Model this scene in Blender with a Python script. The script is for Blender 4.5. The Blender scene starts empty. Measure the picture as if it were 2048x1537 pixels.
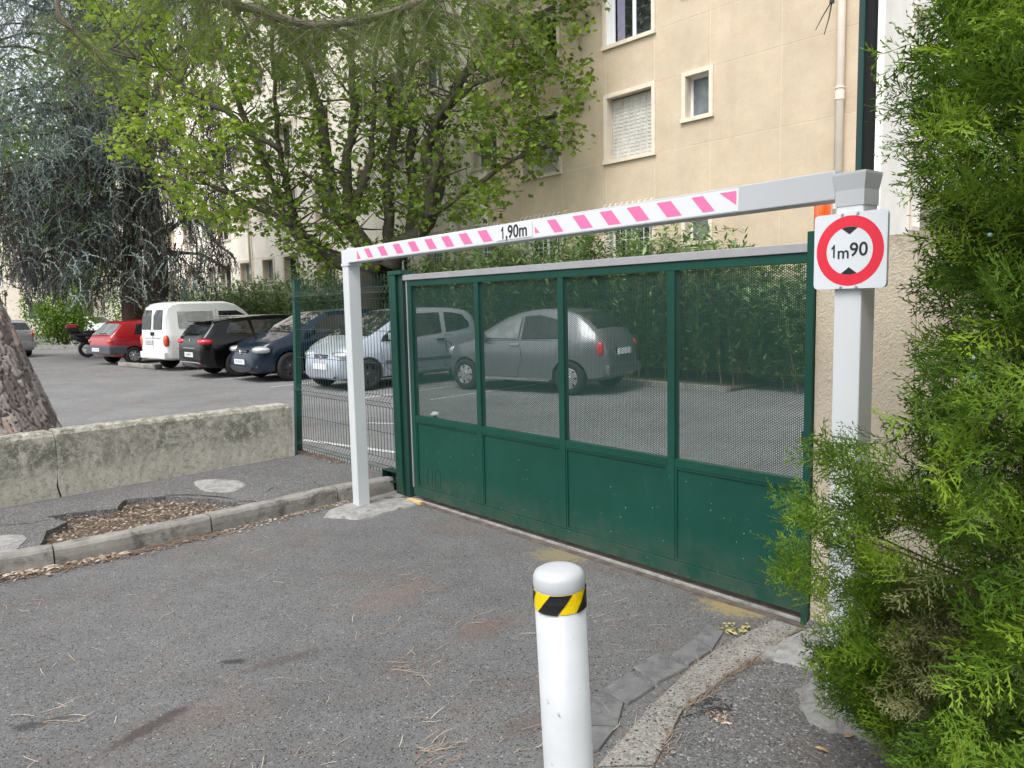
import bpy, bmesh, math, random
import numpy as np
from mathutils import Vector, Matrix
from mathutils.geometry import tessellate_polygon
random.seed(7); RNG = np.random.default_rng(11)
S = bpy.context.scene; COL = S.collection

# ------------------------------------------------------------ camera, world, sun, exposure
CAM_H = 1.58
TH = math.atan(158.5/1500); PH = math.radians(-1.3)
r0 = np.array([1., 0, 0]); fw = np.array([0, math.cos(TH), -math.sin(TH)]); u0 = np.array([0, math.sin(TH), math.cos(TH)])
cr = math.cos(PH)*r0 + math.sin(PH)*u0; cu = -math.sin(PH)*r0 + math.cos(PH)*u0
cam_d = bpy.data.cameras.new('camera'); cam = bpy.data.objects.new('camera', cam_d); COL.objects.link(cam)
cam_d.sensor_width = 36; cam_d.lens = 1500/2048*36; cam_d.clip_start = .05; cam_d.clip_end = 600
m = Matrix(((cr[0], cu[0], -fw[0], 0), (cr[1], cu[1], -fw[1], 0), (cr[2], cu[2], -fw[2], CAM_H), (0, 0, 0, 1)))
cam.matrix_world = m; S.camera = cam
W = bpy.data.worlds.new('World'); S.world = W; W.use_nodes = True
nt = W.node_tree; bg = nt.nodes['Background']
sky = nt.nodes.new('ShaderNodeTexSky'); sky.sky_type = 'NISHITA'; sky.sun_disc = False
SUN_EL, SUN_AZ = math.radians(56), math.radians(-148)      # azimuth from +Y towards +X
sky.sun_elevation = SUN_EL; sky.sun_rotation = SUN_AZ
sky.air_density = 1.0; sky.dust_density = 3.0; sky.ozone_density = 1.0
hs = nt.nodes.new('ShaderNodeHueSaturation'); hs.inputs['Saturation'].default_value = .2; hs.inputs['Value'].default_value = 1.25
nt.links.new(sky.outputs[0], hs.inputs['Color']); nt.links.new(hs.outputs[0], bg.inputs['Color'])
bg.inputs['Strength'].default_value = .15
sd = bpy.data.lights.new('sun', 'SUN'); so = bpy.data.objects.new('sun', sd); COL.objects.link(so)
sd.energy = 1.0; sd.angle = math.radians(28); sd.color = (1, .96, .9)
dv = Vector((math.sin(SUN_AZ)*math.cos(SUN_EL), math.cos(SUN_AZ)*math.cos(SUN_EL), math.sin(SUN_EL)))
so.rotation_euler = dv.to_track_quat('Z', 'Y').to_euler()
S.view_settings.view_transform = 'Standard'; S.view_settings.look = 'None'; S.view_settings.gamma = 1
S.view_settings.exposure = .80
S.render.engine = 'CYCLES'

# ------------------------------------------------------------ points in the place (survey helpers)
CC = np.array([0, 0, CAM_H])
def ray(x, y): return fw + cr*(x-1024)/1500 - cu*(y-768.5)/1500
def Pz(x, y, z=0.): d = ray(x, y); return CC + d*(z-CAM_H)/d[2]
def PY(x, y, Y): d = ray(x, y); return CC + d*Y/d[1]
GE = np.array([.662, -.749, 0]); GN = np.array([.749, .662, 0])      # along the gate to the right; away from the street
GL = np.array([-.825, 6.081, 0])
def G(u, n, z): return GL + GE*u + GN*n + np.array([0, 0, z])
FO = np.array([2.257, 18.5, 0]); FE = np.array([.667, -.745, 0]); FN = np.array([.745, .667, 0])
def Fp(u, n, z): return FO + FE*u + FN*n + np.array([0, 0, z])
UP = np.array([0, 0, 1.])
def nz(v): v = np.asarray(v, float); return v/(np.linalg.norm(v)+1e-9)

# ------------------------------------------------------------ node helper + materials
class ND:
    def __init__(s, name):
        s.m = bpy.data.materials.new(name); s.m.use_nodes = True; s.t = s.m.node_tree; s.t.nodes.clear()
        s.out = s.n('OutputMaterial'); s.b = s.n('BsdfPrincipled'); s.l(s.b, 0, s.out, 0)
        s.tc = s.n('TexCoord'); s.co = (s.tc, 'Object')
    def n(s, t, **k):
        o = s.t.nodes.new('ShaderNode'+t)
        for a, v in k.items(): setattr(o, a, v)
        return o
    def l(s, a, ao, b, bi): s.t.links.new(a.outputs[ao], b.inputs[bi])
    def src(s, v, node, i):
        if isinstance(v, tuple) and hasattr(v[0], 'outputs'): s.t.links.new(v[0].outputs[v[1]], node.inputs[i])
        elif isinstance(v, (tuple, list)) and len(v) == 3: node.inputs[i].default_value = (*v, 1) if len(node.inputs[i].default_value) == 4 else v
        else: node.inputs[i].default_value = v
    def noise(s, sc, det=4, rough=.55, co=None, dist=0):
        o = s.n('TexNoise'); s.src(co or s.co, o, 'Vector'); o.inputs['Scale'].default_value = sc
        o.inputs['Detail'].default_value = det; o.inputs['Roughness'].default_value = rough; o.inputs['Distortion'].default_value = dist
        return (o, 'Fac')
    def vor(s, sc, feat='F1', out='Distance', co=None):
        o = s.n('TexVoronoi', feature=feat); s.src(co or s.co, o, 'Vector'); o.inputs['Scale'].default_value = sc; return (o, out)
    def ramp(s, f, stops):
        o = s.n('ValToRGB'); s.src(f, o, 0); e = o.color_ramp.elements
        while len(e) > 1: e.remove(e[0])
        for i, (p, c) in enumerate(stops):
            x = e[0] if i == 0 else e.new(p); x.position = p
            x.color = (*c, 1) if isinstance(c, (tuple, list)) else (c, c, c, 1)
        return (o, 0)
    def mix(s, f, a, b, mode='MIX'):
        o = s.n('Mix', data_type='RGBA', blend_type=mode); s.src(f, o, 0); s.src(a, o, 6); s.src(b, o, 7); return (o, 2)
    def math(s, op, a, b=0., c=0.):
        o = s.n('Math', operation=op); s.src(a, o, 0); s.src(b, o, 1)
        if op in ('MULTIPLY_ADD',): s.src(c, o, 2)
        return (o, 0)
    def mapping(s, scale=(1, 1, 1), loc=(0, 0, 0), rot=(0, 0, 0), co=None):
        o = s.n('Mapping'); s.src(co or s.co, o, 0); o.inputs['Scale'].default_value = scale
        o.inputs['Location'].default_value = loc; o.inputs['Rotation'].default_value = rot; return (o, 0)
    def bump(s, h, strength=.3, dist=.01):
        o = s.n('Bump'); s.src(h, o, 'Height'); o.inputs['Strength'].default_value = strength; o.inputs['Distance'].default_value = dist
        s.t.links.new(o.outputs[0], s.b.inputs['Normal'])
    def done(s, col=None, rough=.6, metal=0, spec=None):
        if col is not None: s.src(col, s.b, 'Base Color')
        s.src(rough, s.b, 'Roughness'); s.b.inputs['Metallic'].default_value = metal
        if spec is not None: s.b.inputs['Specular IOR Level'].default_value = spec
        return s.m

M = {}
def simple(name, c, rough=.5, metal=0, var=.08, sc=8, coat=0, bump=0, dirt=None):
    d = ND(name); a = tuple(x*(1-var) for x in c); b = tuple(min(1, x*(1+var)) for x in c)
    col = d.mix(d.ramp(d.noise(sc), [(.3, 0), (.7, 1)]), a, b)
    if dirt: col = d.mix(d.ramp(d.noise(sc*2.3, 6, .7), [(dirt[0], 0), (dirt[0]+.12, 1)]), col, dirt[1])
    if coat: d.b.inputs['Coat Weight'].default_value = coat; d.b.inputs['Coat Roughness'].default_value = .04
    if bump: d.bump(d.noise(sc*12), bump, .003)
    M[name] = d.done(col, rough, metal); return M[name]

def asphalt(name, lo, hi, sc=170, stains=(), warm=0, bumpd=.004, fleck=.965):
    d = ND(name)
    cell = d.vor(sc, out='Color'); sep = d.n('SeparateColor'); d.src(cell, sep, 0)
    big = d.noise(.7, 5, .6); mid = d.noise(5, 5, .65); fine = d.noise(420, 3, .7)
    g = d.mix(d.ramp((sep, 0), [(0, 0), (1, 1)]), lo, hi)
    g = d.mix(d.ramp((sep, 1), [(fleck, 0), (fleck+.01, 1)]), g, (.31, .31, .30))
    g = d.mix(d.ramp((sep, 2), [(.04, 1), (.06, 0)]), g, (.03, .03, .03))
    g = d.mix(.55, g, d.ramp(fine, [(.3, .35), (.7, .75)]), 'OVERLAY')
    g = d.mix(.7, g, d.ramp(big, [(.3, .40), (.7, .62)]), 'OVERLAY')
    g = d.mix(.35, g, d.ramp(mid, [(.3, .36), (.7, .64)]), 'OVERLAY')
    if warm: g = d.mix(d.math('MULTIPLY', d.ramp(d.noise(1.3, 6, .7), [(.52, 0), (.68, 1)]), warm), g, (.15, .095, .07))
    for (cx, cy, ax, ay, rot, colr, strength) in stains:
        mp = d.mapping(loc=(0, 0, 0))
        sub = d.n('VectorMath', operation='SUBTRACT'); d.src(mp, sub, 0); sub.inputs[1].default_value = (cx, cy, 0)
        mp2 = d.mapping(rot=(0, 0, -rot), co=(sub, 0)); mp3 = d.mapping(scale=(1/ax, 1/ay, 0), co=mp2)
        ln = d.n('VectorMath', operation='LENGTH'); d.src(mp3, ln, 0)
        dist = d.math('ADD', (ln, 1), d.math('MULTIPLY_ADD', d.noise(22, 8, .8), 3.2, -1.6))
        g = d.mix(d.math('MULTIPLY', d.ramp(dist, [(.55, 1), (1.0, 0)]), strength), g, colr)
    h = d.math('ADD', d.math('MULTIPLY', d.vor(sc), -1.2), d.math('MULTIPLY', fine, .5))
    d.bump(h, .55, bumpd)
    M[name] = d.done(g, .86, spec=.35); return M[name]

rp = lambda x, y: tuple(Pz(x, y)[:2])
def st(x1, y1, x2, y2, wd, col, s):
    a = Pz(x1, y1); b = Pz(x2, y2); c = (a+b)/2; L = np.linalg.norm(b-a)/2
    return (c[0], c[1], L, wd, math.atan2(b[1]-a[1], b[0]-a[0]), col, s)
stains = [st(190, 1515, 400, 1400, .045, (.06, .045, .045), .8), st(440, 1325, 500, 1322, .03, (.035, .035, .035), .9),
          st(480, 1345, 640, 1300, .05, (.07, .055, .05), .5), st(690, 1240, 860, 1150, .16, (.17, .115, .09), .35),
          st(1055, 1108, 1200, 1112, .17, (.25, .21, .11), .75), st(1395, 1195, 1560, 1225, .19, (.30, .235, .11), .85),
          st(900, 1290, 1020, 1230, .12, (.15, .10, .085), .4), st(20, 1455, 90, 1450, .04, (.04, .04, .04), .8),
          st(60, 1450, 150, 1430, .03, (.05, .045, .045), .7), st(980, 1480, 1120, 1420, .08, (.1, .08, .07), .5),
          st(1360, 1180, 1600, 1235, .05, (.06, .045, .04), .75), st(870, 1020, 1300, 1130, .05, (.1, .085, .075), .5)]
asphalt('asphalt_road', (.085, .085, .087), (.155, .155, .155), 165, stains, warm=.35, fleck=.984, bumpd=.003)
asphalt('asphalt_lot', (.14, .14, .143), (.21, .21, .213), 120, (), warm=.35, bumpd=.003, fleck=.985)
asphalt('asphalt_walk', (.07, .07, .072), (.17, .17, .168), 130, (), warm=.2, bumpd=.006, fleck=.95)

def concrete(name, c, stain=None, moss=None, sc=4, bump=.4):
    d = ND(name)
    g = d.mix(d.ramp(d.noise(sc, 8, .65), [(.3, 0), (.7, 1)]), tuple(x*.72 for x in c), tuple(min(1, x*1.22) for x in c))
    g = d.mix(.4, g, d.ramp(d.noise(sc*45, 4, .7), [(.3, .3), (.7, .72)]), 'OVERLAY')
    g = d.mix(d.ramp(d.vor(sc*28), [(.06, 1), (.1, 0)]), g, tuple(x*.35 for x in c))
    if stain: g = d.mix(d.ramp(d.noise(sc*.8, 8, .72, dist=.6), [(.5, 0), (.62, 1)]), g, stain)
    if moss: g = d.mix(d.ramp(d.noise(sc*2.1, 9, .78, co=d.mapping(loc=(3, 7, 1))), [(.47, 0), (.6, .85)]), g, moss)
    d.bump(d.math('ADD', d.noise(sc*20, 8, .7), d.math('MULTIPLY', d.vor(sc*30), .4)), bump, .008)
    M[name] = d.done(g, .9, spec=.25); return M[name]
concrete('kerb_concrete', (.31, .30, .275), (.14, .132, .12), sc=7, bump=.9)
asphalt('kerb_old', (.15, .143, .13), (.30, .288, .265), 120, (), warm=.5, bumpd=.004, fleck=.97)
concrete('sett_stone', (.175, .178, .18), (.115, .117, .12), sc=14, bump=.6)
concrete('fresh_cement', (.42, .42, .415), (.22, .22, .215), (.30, .29, .27), sc=12, bump=.9)
concrete('rough_cement', (.44, .44, .43), (.20, .20, .195), (.33, .32, .29), sc=20, bump=1)
def wall_concrete():
    d = ND('wall_concrete')
    sx = d.n('SeparateXYZ'); d.src(d.co, sx, 0)
    base = d.mix(d.ramp(d.noise(3, 8, .7), [(.3, 0), (.7, 1)]), (.40, .38, .325), (.60, .575, .495))
    hz = d.ramp((sx, 2), [(.16, 0), (.30, 1)])
    blot = d.ramp(d.noise(6, 12, .85, dist=.5), [(.43, 0), (.54, 1)])
    blot2 = d.ramp(d.noise(1.7, 6, .6), [(.36, .4), (.55, 1)])
    k = d.math('MULTIPLY', d.math('MULTIPLY', blot, blot2), hz)
    g = d.mix(d.math('MULTIPLY', k, .85), base, (.10, .104, .078))
    g = d.mix(d.ramp(d.noise(28, 8, .8), [(.5, 0), (.62, .6)]), g, (.14, .14, .115))
    g = d.mix(d.ramp(d.vor(6.5), [(.10, .55), (.16, 0)]), g, (.46, .45, .37))
    g = d.mix(d.ramp(d.noise(17, 9, .8, co=d.mapping(loc=(9, 2, 4))), [(.52, 0), (.62, .8)]), g, (.55, .53, .45))
    top = d.ramp((sx, 2), [(.60, 0), (.64, .8)])  # light on the wall top put into a paler colour
    g = d.mix(top, g, d.mix(d.ramp(d.noise(30, 6, .7), [(.35, 0), (.6, 1)]), (.36, .34, .28), (.70, .68, .61)))
    d.bump(d.noise(55, 9, .75), .7, .012)
    M['wall_concrete'] = d.done(g, .92, spec=.2)
wall_concrete()
def stucco(name, c, moss_z=None, sc=40, bump=.6, grime=.5):
    d = ND(name)
    g = d.mix(d.ramp(d.noise(1.1, 7, .65), [(.3, 0), (.7, 1)]), tuple(x*.88 for x in c), tuple(min(1, x*1.07) for x in c))
    g = d.mix(d.math('MULTIPLY', d.ramp(d.noise(2.6, 9, .75, dist=.5), [(.5, 0), (.72, 1)]), grime), g, (c[0]*.92, c[1]*.72, c[2]*.58))
    g = d.mix(d.math('MULTIPLY', d.ramp(d.noise(.9, 5, .6, co=d.mapping(scale=(3, 3, .3))), [(.52, 0), (.75, 1)]), grime*.5), g, tuple(x*.72 for x in c))
    g = d.mix(.2, g, d.ramp(d.noise(4.5, 9, .8, co=d.mapping(loc=(5, 1, 2))), [(.3, .38), (.7, .62)]), 'OVERLAY')
    g = d.mix(.25, g, d.ramp(d.noise(sc*2, 5, .7), [(.3, .35), (.7, .65)]), 'OVERLAY')
    if moss_z:
        sx = d.n('SeparateXYZ'); d.src(d.co, sx, 0)
        t = d.math('ADD', (sx, 2), d.math('MULTIPLY_ADD', d.noise(6, 8, .75), .9, -.45))
        g = d.mix(d.ramp(t, [(0, 0), (moss_z/3, 0), ((moss_z+.35)/3, .93)]) if False else d.ramp(d.math('MULTIPLY', t, 1/3), [(moss_z/3, 0), ((moss_z+.3)/3, .9)]), g, (.10, .095, .08))
        g = d.mix(d.ramp(d.noise(38, 8, .8), [(.56, 0), (.66, .5)]), g, (c[0]*.45, c[1]*.43, c[2]*.38))
    d.bump(d.noise(sc, 7, .7), bump, .012)
    M[name] = d.done(g, .93, spec=.15); return M[name]
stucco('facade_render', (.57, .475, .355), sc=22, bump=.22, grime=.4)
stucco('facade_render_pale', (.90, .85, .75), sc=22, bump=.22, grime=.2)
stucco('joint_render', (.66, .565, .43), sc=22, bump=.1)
stucco('end_wall_render', (.90, .87, .80), sc=22, bump=.15, grime=.15)  # pale colour carries the sky brightness on the end wall
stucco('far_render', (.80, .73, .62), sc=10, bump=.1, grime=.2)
stucco('pillar_stucco', (.68, .60, .47), moss_z=1.72, sc=75, bump=1.0, grime=.25)
simple('surround_paint', (.70, .62, .51), .8, var=.07, sc=5)
simple('white_paint', (.62, .645, .67), .32, var=.025, sc=3, dirt=(.76, (.52, .50, .47)), bump=.02)
simple('beam_paint', (.44, .46, .48), .4, var=.03, sc=3, dirt=(.74, (.45, .44, .42)), bump=.02)
simple('pink_tape', (.78, .16, .37), .35, var=.05, sc=14)
simple('tape_white', (.68, .70, .71), .35, var=.02)
simple('black_print', (.012, .012, .013), .45, var=.1)
simple('sign_white', (.66, .70, .74), .25, var=.015, sc=6)
simple('sign_red', (.72, .022, .05), .28, var=.06, sc=9)
simple('sign_grey', (.3, .31, .32), .4, metal=.6)
simple('screw_metal', (.5, .5, .5), .35, metal=.9)
def beamgrad():       # colour mixed greyer towards the right end of the beam
    d = ND('beam_grad'); sx = d.n('SeparateXYZ'); d.src(d.co, sx, 0)
    g = d.mix(d.ramp(d.math('MULTIPLY_ADD', (sx, 0), .38, .45), [(.25, 0), (.85, 1)]), (.66, .69, .71), (.44, .46, .48))
    g = d.mix(d.ramp(d.noise(6, 9, .8, co=d.mapping(scale=(1, 1, 3))), [(.58, 0), (.74, .5)]), g, (.36, .35, .33))
    M['beam_grad'] = d.done(g, .42)
beamgrad()
def greenpaint():
    d = ND('green_paint')
    g = d.mix(d.ramp(d.noise(2.5, 5, .6), [(.3, 0), (.7, 1)]), (.0035, .052, .036), (.0065, .068, .048))
    g = d.mix(d.ramp(d.noise(9, 8, .75, co=d.mapping(scale=(1, 1, .25))), [(.56, 0), (.75, .22)]), g, (.05, .13, .10))
    v = d.n('TexVoronoi', feature='F1'); d.src(d.co, v, 'Vector'); v.inputs['Scale'].default_value = 38
    sp = d.n('SeparateColor'); d.l(v, 'Color', sp, 0)
    k = d.math('MULTIPLY', d.ramp((v, 'Distance'), [(.05, 1), (.13, 0)]), d.math('GREATER_THAN', (sp, 0), .86))
    sx = d.n('SeparateXYZ'); d.src(d.co, sx, 0)
    k = d.math('MULTIPLY', k, d.ramp((sx, 2), [(.55, 1), (.72, 0)]))
    g = d.mix(k, g, (.45, .5, .45))
    low = d.math('MULTIPLY', d.ramp((sx, 2), [(.03, .75), (.30, 0)]), d.ramp(d.noise(7, 9, .8), [(.38, 0), (.62, 1)]))
    g = d.mix(low, g, (.075, .085, .065))
    g = d.mix(d.ramp(d.noise(30, 4, .6, co=d.mapping(scale=(.25, .25, 3), loc=(1, 1, 1))), [(.70, 0), (.73, .35)]), g, (.12, .2, .17))
    d.bump(d.math('ADD', d.noise(3, 2), d.math('MULTIPLY', d.noise(60, 4), .04)), .12, .02)
    M['green_paint'] = d.done(g, .45, spec=.35)
greenpaint()
simple('dark_green_paint', (.008, .045, .036), .45, var=.1)
simple('mast_paint', (.012, .04, .042), .5, var=.1)
simple('sheet_paint', (.006, .050, .038), .55, var=.1)
simple('dark_channel', (.005, .006, .007), .9, var=.1)
simple('green_wire', (.010, .05, .04), .45, var=.1)
simple('aluminium', (.42, .42, .44), .38, metal=.35, var=.06, sc=12, dirt=(.7, (.4, .4, .4)))
simple('black_plastic', (.012, .012, .013), .5, var=.1)
simple('grey_plastic', (.075, .08, .10), .6, var=.08)
simple('rubber', (.016, .016, .017), .8, var=.15, sc=20)
simple('rim_metal', (.5, .5, .52), .3, metal=.8)
simple('rim_dark', (.05, .05, .055), .5, metal=.3)
simple('chrome', (.8, .8, .82), .12, metal=1, var=.02)
simple('plate_white', (.75, .78, .82), .4, var=.03)
simple('plate_grey', (.42, .42, .42), .5, var=.1)
simple('plate_blue', (.02, .05, .35), .4)
simple('lamp_red', (.55, .012, .03), .12, var=.2, sc=40, coat=1)
simple('lamp_orange_red', (.6, .06, .02), .15, var=.3, sc=25, coat=1)
simple('lamp_clear', (.55, .57, .58), .1, var=.3, sc=45, coat=1, metal=.5)
simple('beacon_orange', (.85, .12, .01), .2, var=.2, sc=60, coat=1)
simple('pipe_paint', (.74, .66, .56), .6, var=.05, sc=4)
simple('frame_white', (.82, .83, .86), .4, var=.03)
simple('curtain_violet', (.22, .21, .30), .7, var=.1)
simple('bird_white', (.8, .8, .8), .5, var=.02)
simple('yellow_tape', (.88, .62, .0), .3, var=.08, sc=160)
simple('wood_yellow', (.62, .43, .18), .7, var=.2, sc=20)
simple('dry_leaf', (.42, .27, .13), .7, var=.3, sc=30)
simple('pale_leaf', (.55, .56, .30), .6, var=.2, sc=30)
simple('berry_blue', (.30, .52, .56), .6, var=.2, sc=60)
simple('line_paint', (.55, .55, .55), .75, var=.12, sc=9, dirt=(.48, (.24, .24, .24)))
simple('brown_twig', (.16, .105, .06), .85, var=.25, sc=30)
simple('soil', (.10, .075, .055), .95, var=.4, sc=14, bump=1)
simple('roof_grey', (.3, .28, .26), .8)
def glass(name, c=(.012, .014, .015), rough=.03):
    d = ND(name); g = d.mix(d.ramp(d.noise(5, 5, .6), [(.4, 0), (.65, 1)]), c, tuple(x*(1.5 if c[0] > .05 else 2.5) for x in c))
    M[name] = d.done(g, rough, spec=.55)
glass('dark_glass'); glass('lit_glass', (.18, .20, .20), .08); glass('grey_glass', (.11, .13, .135), .35)
glass('van_panel', (.30, .30, .29), .3)
def carpaint(name, c, metal=.4, rough=.28, coat=.8, dirtk=.45):
    d = ND(name); g = d.mix(d.ramp(d.noise(3, 5, .6), [(.3, 0), (.7, 1)]), tuple(x*.94 for x in c), tuple(min(1, x*1.05) for x in c))
    sx = d.n('SeparateXYZ'); d.src(d.co, sx, 0)
    dirt = d.math('MULTIPLY', d.ramp((sx, 2), [(.25, dirtk), (.55, 0)]), d.ramp(d.noise(9, 6, .7), [(.35, 0), (.7, 1)]))
    g = d.mix(dirt, g, (.22, .21, .2))
    d.b.inputs['Coat Weight'].default_value = coat; d.b.inputs['Coat Roughness'].default_value = .05
    M[name] = d.done(g, rough, metal, spec=.3 if coat < .5 else None)
carpaint('paint_silver_blue', (.42, .47, .54)); carpaint('paint_grey', (.17, .18, .195)); carpaint('paint_navy', (.005, .014, .030), .1, .25, .45, .12)
carpaint('paint_black', (.0025, .0028, .003), 0, .15, .25, .05); carpaint('paint_white', (.80, .81, .80), 0, .35); carpaint('paint_red', (.33, .008, .018), .1)
carpaint('paint_silver', (.42, .43, .45))
def bark(name, a, b, c, sc=(9, 9, 2.2), bump=.6, dist=.03):
    d = ND(name); mp = d.mapping(scale=sc)
    v = d.vor(1, co=mp); n1 = d.noise(5, 8, .7, co=mp)
    g = d.mix(d.ramp(n1, [(.3, 0), (.7, 1)]), a, b)
    g = d.mix(d.ramp(d.noise(1.1, 5, .6, co=mp), [(.5, 0), (.68, .7)]), g, c)
    d.bump(d.math('ADD', d.math('MULTIPLY', v, .8), d.math('MULTIPLY', n1, .5)), bump, dist)
    M[name] = d.done(g, .93, spec=.15)
bark('pine_bark', (.105, .085, .078), (.27, .235, .215), (.21, .125, .10), bump=.5, dist=.012)
bark('plane_bark', (.055, .047, .038), (.15, .135, .11), (.10, .11, .07), (7, 7, 4), .6, .02)
bark('cedar_bark', (.065, .058, .052), (.16, .145, .13), (.12, .08, .06), (8, 8, 3), .7, .03)
bark('reddish_bark', (.10, .065, .05), (.21, .14, .11), (.12, .11, .08), (6, 6, 3), .7, .03)
def leafmat(name, c1, c2, c3, trans=.35, rough=.5):
    d = ND(name); at = d.n('Attribute', attribute_name='rnd')
    col = d.ramp((at, 'Fac'), [(0, c1), (.55, c2), (1, c3)])
    d.src(col, d.b, 'Base Color'); d.b.inputs['Roughness'].default_value = rough; d.b.inputs['Specular IOR Level'].default_value = .3
    tr = d.n('BsdfTranslucent'); d.src(d.mix(.5, col, (.35, .5, .05), 'SCREEN') if trans > .3 else col, tr, 0)
    mx = d.n('MixShader'); mx.inputs[0].default_value = trans
    d.l(d.b, 0, mx, 1); d.l(tr, 0, mx, 2); d.l(mx, 0, d.out, 0)
    M[name] = d.m
leafmat('plane_leaf', (.055, .095, .013), (.13, .21, .027), (.36, .47, .065), .45)
leafmat('cedar_leaf', (.075, .105, .09), (.18, .235, .205), (.38, .46, .42), .15)
leafmat('cedar_dead', (.035, .033, .030), (.075, .071, .066), (.17, .165, .155), .08)
leafmat('juniper_leaf', (.022, .050, .006), (.085, .17, .013), (.25, .38, .03), .25)
leafmat('juniper_dry', (.13, .14, .05), (.19, .21, .08), (.28, .26, .12), .2)
leafmat('pine_leaf', (.075, .12, .03), (.13, .19, .05), (.22, .28, .09), .4)
leafmat('yellow_leaf', (.4, .36, .12), (.5, .45, .16), (.6, .55, .25), .3)
leafmat('oleander_leaf', (.07, .12, .04), (.15, .24, .08), (.38, .50, .24), .3, .35)
leafmat('laurel_leaf', (.05, .11, .015), (.12, .23, .03), (.28, .40, .06), .35)
leafmat('far_leaf', (.06, .10, .03), (.11, .18, .05), (.20, .28, .09), .35)
leafmat('litter', (.10, .068, .05), (.23, .165, .12), (.52, .46, .39), .0, .85)
leafmat('road_needle', (.24, .14, .09), (.45, .34, .24), (.68, .60, .48), .0, .8)
leafmat('crumb_mat', (.02, .02, .02), (.05, .05, .05), (.14, .14, .14), .0, .9)
leafmat('grit_mat', (.05, .05, .05), (.2, .2, .2), (.45, .44, .42), .0, .85)

# ------------------------------------------------------------ mesh helpers
ROOT = {}
def tag(o, label=None, cat=None, group=None, kind=None):
    if label: o['label'] = label
    if cat: o['category'] = cat
    if group: o['group'] = group
    if kind: o['kind'] = kind
    return o
def thing(name, label, cat, loc, group=None, rz=0):
    o = bpy.data.objects.new(name, None); COL.objects.link(o); o.location = tuple(loc); o.rotation_euler = (0, 0, rz)
    o.empty_display_size = .1
    return tag(o, label, cat, group)
def base_of(p):
    v = np.zeros(3)
    while p is not None: v = v + np.array(p.location); p = p.parent
    return v
def link(name, me, mat, parent, local=False, smooth=False):
    if mat: me.materials.append(M[mat] if isinstance(mat, str) else mat)
    o = bpy.data.objects.new(name, me); COL.objects.link(o)
    if parent is not None:
        o.parent = parent
        if not local:
            b = base_of(parent); me.transform(Matrix.Translation(tuple(-b)))
    if smooth: me.shade_smooth()
    return o
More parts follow.
